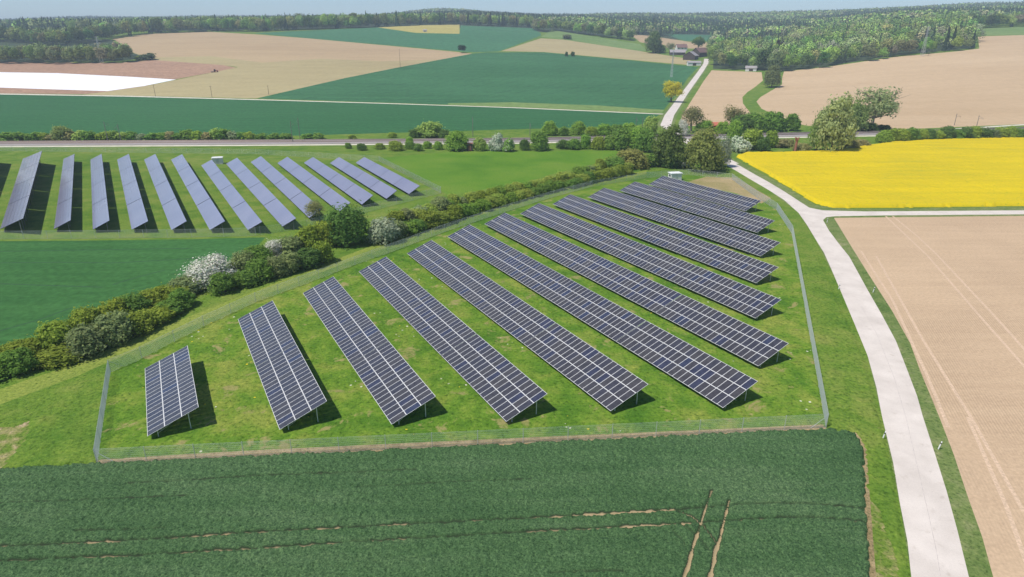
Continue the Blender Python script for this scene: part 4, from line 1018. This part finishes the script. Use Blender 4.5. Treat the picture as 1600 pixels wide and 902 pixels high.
for k, (px, py, w, h, c) in enumerate(S4):
    shrub_px(px, py, w, h, c, '%s low bush at the feet of the big right-hand trees' % ['first dark', 'second dark', 'third dark', 'small olive', 'leftmost brownish', 'middle brownish', 'right brownish'][k], group='low bushes around the right trees')
rx = 1385; k = 0
while rx < 1640:
    w = random.uniform(18, 26); yb = np.interp(rx, [1385, 1450, 1600, 1660], [224, 221, 217.5, 216])
    shrub_px(rx, yb, w, random.uniform(16, 22), random.choice([DARK, MID, (.14, .18, .08), OLIVE]), '%s bush of the dark row behind the yellow field, counted from left' % ORD[k], group='dark bush row behind the yellow field'); rx += w*.62; k += 1
# pollard
P = put(1242, 238); root = empty('pollard_tree', P, 0, label='red-brown pollarded trunk without leaves beside the railway', category='tree')
m = MB(); m.bar((0, 0, 0), (.1, 0, 4.2), .55, .5, n=8); m.build('trunk', M['redbark'], root)
for a in (.3, 2.2, 4.2):
    m = MB(); m.bar((.1, 0, 4.0), (math.cos(a)*.9, math.sin(a)*.5, 5.9), .32, .3, n=6); m.build('limb', M['redbark'], root)
# north side left hedge
xs = -20; k = 0
while xs < 390:
    w = random.uniform(15, 24); hh = random.uniform(10, 17)
    shrub_px(xs, 221.5-xs*.007, w, hh, random.choice([OLIVE, MID, GREY, BROWNG, MID, FRESH]), '%s bush from the left in the hedge beyond the far panel rows' % (ORD+['twenty-third', 'twenty-fourth', 'twenty-fifth', 'twenty-sixth', 'twenty-seventh', 'twenty-eighth', 'twenty-ninth', 'thirtieth', 'thirty-first', 'thirty-second', 'thirty-third', 'thirty-fourth', 'thirty-fifth', 'thirty-sixth', 'thirty-seventh', 'thirty-eighth', 'thirty-ninth', 'fortieth'])[k], near=False, group='bushes of the railway hedge at left')
    xs += w*.72; k += 1
for x in (405, 425, 445, 478, 495):
    shrub_px(x, 218.5, 20, 8, MID, '%s low bush right of the left railway hedge' % ['first', 'second', 'third', 'fourth', 'fifth'][(405, 425, 445, 478, 495).index(x)], near=False, group='low bushes beside the railway')
shrub_px(91, 221.5, 32, 32, (.24, .28, .10), 'tallest rounded tree in the railway hedge at far left', SH[3], 'hedge_tree')
shrub_px(548, 218.5, 18, 10, OLIVE, 'small lone shrub beyond the track between the mast pair and the willow', near=False)
# lone trees
tree_px(1049, 160, 34, 34, YEL_, 'yellow-green tree standing alone beside the farm road', crown=TC[0])
shrub_px(721, 83.5, 15, 13, (.025, .05, .018), 'dark round bush alone where three fields meet', TC[1], 'lone_bush')
shrub_px(885, 88.5, 6, 9, (.08, .13, .04), 'left of two tiny bushes on the field edge', near=False, name='lone_bush')
shrub_px(895, 88.5, 7, 9, (.08, .13, .04), 'right of two tiny bushes on the field edge', near=False, name='lone_bush')
shrub_px(887, 62, 18, 9, (.16, .2, .09), 'pale bush in the light green pasture', near=False, name='lone_bush')
tree_px(1021, 83.5, 32, 38, (.13, .19, .07), 'tall dense tree left of the farm buildings', crown=TD[0])
shrub_px(1033, 83.5, 22, 14, MID, 'dark bush at the foot of the tall tree by the farm', near=False)
tree_px(1047, 83, 16, 17, (.26, .28, .15), 'small greyish tree between the tall tree and the farm', crown=TCS[1])
tree_px(1091, 78, 22, 22, MID, 'round green tree behind the barns', crown=TC[2])
shrub_px(214, 95, 14, 8, OLIVE, 'pale bush at the right end of the left wood', near=False, name='lone_bush')
shrub_px(227, 95, 28, 12, (.1, .14, .07), 'dark bush alone on the field beside the left wood', near=False, name='lone_bush')
# ------------------------------------------------------------------ woods
def band_pts(front, depth, sp, jitter=.38):
    """points of a wood whose front edge is seen along a pixel line and that reaches depth metres back"""
    Fp = np.array([gp(*p)[:2] for p in dense(front, 8, False)]); out = []
    a = np.array([math.atan2(p[0], p[1]) for p in Fp]); D = np.hypot(Fp[:, 0], Fp[:, 1])
    o = np.argsort(a); a, D = a[o], D[o]; d = 0; r_ = 0
    while d < depth:
        t = a[0]+(sp/D.mean())*(.5 if r_ % 2 else 0)
        while t < a[-1]:
            R = np.interp(t, a, D)+d; spx = sp/R
            out.append((t+random.uniform(-jitter, jitter)*spx, R+sp*random.uniform(-jitter, jitter), d < sp*1.3)); t += spx
        d += sp*.86; r_ += 1
    return [(R*math.sin(t), R*math.cos(t), fr) for t, R, fr in out]
CB = [(.12, .19, .05), (.16, .25, .06), (.24, .34, .08), (.22, .26, .10), (.32, .37, .14), (.12, .20, .065), (.27, .28, .15), (.26, .38, .09)]
CC = [(.045, .08, .045), (.055, .095, .05), (.065, .085, .055)]
WOODS = [
 ('the left wood above the white field', [(-120, 101), (0, 99), (100, 100), (190, 98.5), (203, 96)], 75, 10.5, (15, 21), .0, [(.21, .25, .09), (.18, .23, .08), (.16, .21, .065), (.24, .255, .12)], 'olive'),
 ('the second left wood', [(-120, 66), (20, 66), (60, 72), (120, 70), (172, 63)], 110, 11, (18, 26), .18, [(.21, .255, .09), (.16, .22, .06), (.1, .16, .05)], 'mixed green'),
 ('the belt above the tan field', [(170, 61), (232, 53), (330, 49.5), (400, 50), (480, 47), (560, 44), (592, 42.5)], 70, 11, (20, 30), .16, CB, 'mixed green'),
 ('the belt behind the ochre field', [(592, 42.5), (660, 39.5), (718, 38.5), (735, 40), (830, 43.5)], 90, 12, (20, 28), .2, CB, 'dark green'),
 ('the tree line behind the pale pasture', [(832, 47), (850, 50), (866, 47.5), (930, 57), (988, 64)], 45, 10, (18, 25), .05, CB, 'mid-green'),
 ('the wood right of the farm', [(1112, 101), (1135, 109), (1160, 110), (1232, 112.5), (1290, 104.5), (1345, 96), (1400, 88.5), (1480, 80), (1524, 75.5)], 380, 13.5, (13, 25), .03, CB, 'mixed green'),
 ('the upper right wood', [(1500, 46), (1524, 45), (1600, 41.5), (1760, 37)], 110, 11, (16, 24), .1, CB, 'mid-green'),
 ('the upper left distant wood', [(-120, 46), (0, 45), (40, 45.5), (110, 50), (172, 56)], 200, 14, (16, 26), .25, CB, 'bluish green')]
allt = []
for wi, (where, front, depth, sp, hr, pc, cols, cw) in enumerate(WOODS):
    for X, Y, fr in band_pts(front, depth, sp):
        con = random.random() < pc or (wi == 5 and math.hypot(X, Y) > 900 and random.random() < .3)
        h = random.uniform(*hr); c = jit(random.choice(CC if con else cols), .32)
        allt.append((X, Y, h, con, c, wi, fr))
fr_ = [t for t in allt if t[6]]
fr_.sort(key=lambda t: math.hypot(t[0], t[1])/t[2])
bl = 0; cf = 0; indiv = set()
for t in fr_:
    X, Y, h, con, c, wi, _ = t
    if con and cf < 60:
        cf += 1
    elif not con and bl < 280: bl += 1
    else: continue
    indiv.add(id(t)); w = h*(random.uniform(.34, .42) if con else random.uniform(.72, 1.0))
    where, cw = WOODS[wi][0], WOODS[wi][7]
    if con: nm, cat, lab, grp, me = 'conifer_tree', 'tree', 'pointed dark conifer on the front edge of %s' % where, 'conifers on the edge of %s' % where, random.choice(FC)
    else: nm, cat, lab, grp, me = 'broadleaf_tree', 'tree', '%s round-crowned tree on the front edge of %s' % (cw, where), 'broadleaf trees on the edge of %s' % where, random.choice(FT)
    inst(nm, me, (X, Y, float(terrain(X, Y))-.6), w, h, c, label=lab, category=cat, group=grp)
# copper beech
P = gp(1221, 64, 19.0); P[2] -= 19.0
inst('copper_beech', FT[1], P, 17, 24, (.06, .022, .032), label='dark purple copper beech rising from the wood right of the farm', category='tree')
for X, Y, fr in band_pts([(1235, 80), (1300, 74), (1400, 62), (1500, 54)], 260, 12.5):
    allt.append((X, Y, random.uniform(16, 25), random.random() < .3, jit(random.choice(CB), .2), 5, False))
rest = [t for t in allt if id(t) not in indiv]
FIELDS = [p for n_, m_, p in REG if n_ != 'forest_floor']
def clear(ts):
    P = np.array([(t[0], t[1]) for t in ts]); bad = np.zeros(len(P), bool)
    for p in FIELDS: bad |= pip(P, p)
    return [t for t, b in zip(ts, bad) if not b]
rest = clear(rest)
# distant forest over the hills
far = []
D = 1330.0
while D < 3500:
    sp = 9+8*(D-1300)/2000
    for u in np.arange(-.92, .92, sp/D):
        X = (u+random.uniform(-.5, .5)*sp/D)*D; Y = D+random.uniform(-.5, .5)*sp
        v = vnoise(X*.0022+5, Y*.0022, 21)
        if D < 1750 and v < .38 and not (.12 < u < .5): continue
        pc = .15 if vnoise(X*.004, Y*.004, 22) < .55 else .8
        con = random.random() < pc; h = random.uniform(11, 19)+10*float(vnoise(X*.006, Y*.004, 25))
        far.append((X, Y, h, con, jit(random.choice(CC if con else CB), .2)))
    D += sp*.95
# valley forest right of centre and behind the right wood
for X, Y, fr in band_pts([(990, 53.5), (1035, 52), (1112, 54), (1200, 56)], 420, 11):
    con = random.random() < .6; far.append((X, Y, random.uniform(18, 26), con, jit(random.choice(CC if con else CB), .2)))
far = clear(far)
def mass(name, trees, nb, nc, label):
    lb = [foliage(200+k, nb, .62/math.sqrt(nb)*1.2, nl=5, base=.0, hollow=.85, nn=.25)[0] for k in range(8)]
    lc = [foliage(220+k, nc, .55/math.sqrt(nc), shape='cone')[0] for k in range(4)]
    rng = np.random.default_rng(9)
    for isc, lib, tag in ((False, lb, 'b'), (True, lc, 'c')):
        T = [t for t in trees if t[3] == isc]
        if not T: continue
        A = np.array([(t[0], t[1], t[2]) for t in T]); Ccol = np.array([t[4] for t in T]); Z = terrain(A[:, 0], A[:, 1])-.8
        pick = rng.integers(0, len(lib), len(T)); lib_ = np.stack(lib); B = lib_[pick].reshape(len(T), -1, 3)
        w = A[:, 2]*(rng.uniform(.36, .46, len(T)) if isc else rng.uniform(.8, 1.2, len(T))); a = rng.random(len(T))*6.28
        ca, sa = np.cos(a)[:, None], np.sin(a)[:, None]
        X = (B[:, :, 0]*ca-B[:, :, 1]*sa)*w[:, None]+A[:, :1]; Y = (B[:, :, 0]*sa+B[:, :, 1]*ca)*w[:, None]+A[:, 1:2]
        Zz = B[:, :, 2]*A[:, 2:3]+Z[:, None]
        yield isc, np.stack([X, Y, Zz], -1).reshape(-1, 3), np.repeat(Ccol, B.shape[1]//4, axis=0)
def build_mass(name, trees, nb, nc, label):
    Vs, Cs = [], []
    for isc, V, Cc in mass(name, trees, nb, nc, label): Vs.append(V); Cs.append(Cc)
    V = np.concatenate(Vs); Cc = np.concatenate(Cs); n = len(V)//4
    me = newmesh(name, V, np.arange(n*4).reshape(-1, 4), M['leafcol'])
    Cc = Cc*np.clip(np.random.default_rng(3).normal(1, .1, n), .6, 1.4)[:, None]
    at = me.attributes.new('col', 'FLOAT_COLOR', 'FACE'); at.data.foreach_set('color', np.concatenate([Cc, np.ones((n, 1))], 1).astype(np.float32).ravel())
    link(name, me, kind='stuff', label=label, category='forest')
build_mass('woodland', [t[:5] for t in rest], 400, 160, 'deep interior of the woods and tree belts, crowns merging into one mass')
build_mass('distant_forest', far, 34, 26, 'dark forest covering the hills along the horizon')
# ------------------------------------------------------------------ light
sv = -CV*.57+DV*.0; sv.z = 1.0; sv.normalize()
el = math.asin(sv.z); az = math.atan2(sv.x, sv.y)
ld = bpy.data.lights.new('sun', 'SUN'); lo = bpy.data.objects.new('sun', ld); COL.objects.link(lo)
ld.energy = 4.3; ld.angle = math.radians(.53); ld.color = (1.0, .955, .88)
lo.rotation_euler = (-sv).to_track_quat('-Z', 'Y').to_euler()
w = bpy.data.worlds.new('World'); sc.world = w; w.use_nodes = True; nt = w.node_tree; nt.nodes.clear()
sky = nt.nodes.new('ShaderNodeTexSky'); sky.sky_type = 'NISHITA'; sky.sun_disc = False; sky.sun_elevation = el; sky.sun_rotation = az
sky.altitude = 1500; sky.air_density = 1.0; sky.dust_density = .2; sky.ozone_density = 4.0
bg = nt.nodes.new('ShaderNodeBackground'); bg.inputs[1].default_value = .112
ow = nt.nodes.new('ShaderNodeOutputWorld'); nt.links.new(sky.outputs[0], bg.inputs[0]); nt.links.new(bg.outputs[0], ow.inputs[0])
HAZE = True
if HAZE:
    m = MB(); m.box(-7200, -600, -70, 7200, 7200, 230); g = G('haze_air')
    pv = g.new('ShaderNodeVolumePrincipled'); pv.inputs['Color'].default_value = (.72, .865, 1, 1); pv.inputs['Density'].default_value = .00022; g.lk(pv.outputs[0], g.out.inputs['Volume'])
    m.build('haze', g.m, kind='stuff')
vs = sc.view_settings; vs.view_transform = 'Standard'; vs.look = 'None'; vs.exposure = .17; vs.gamma = 1
sc.cycles.max_bounces = 6; sc.cycles.volume_bounces = 0; sc.cycles.use_denoising = True
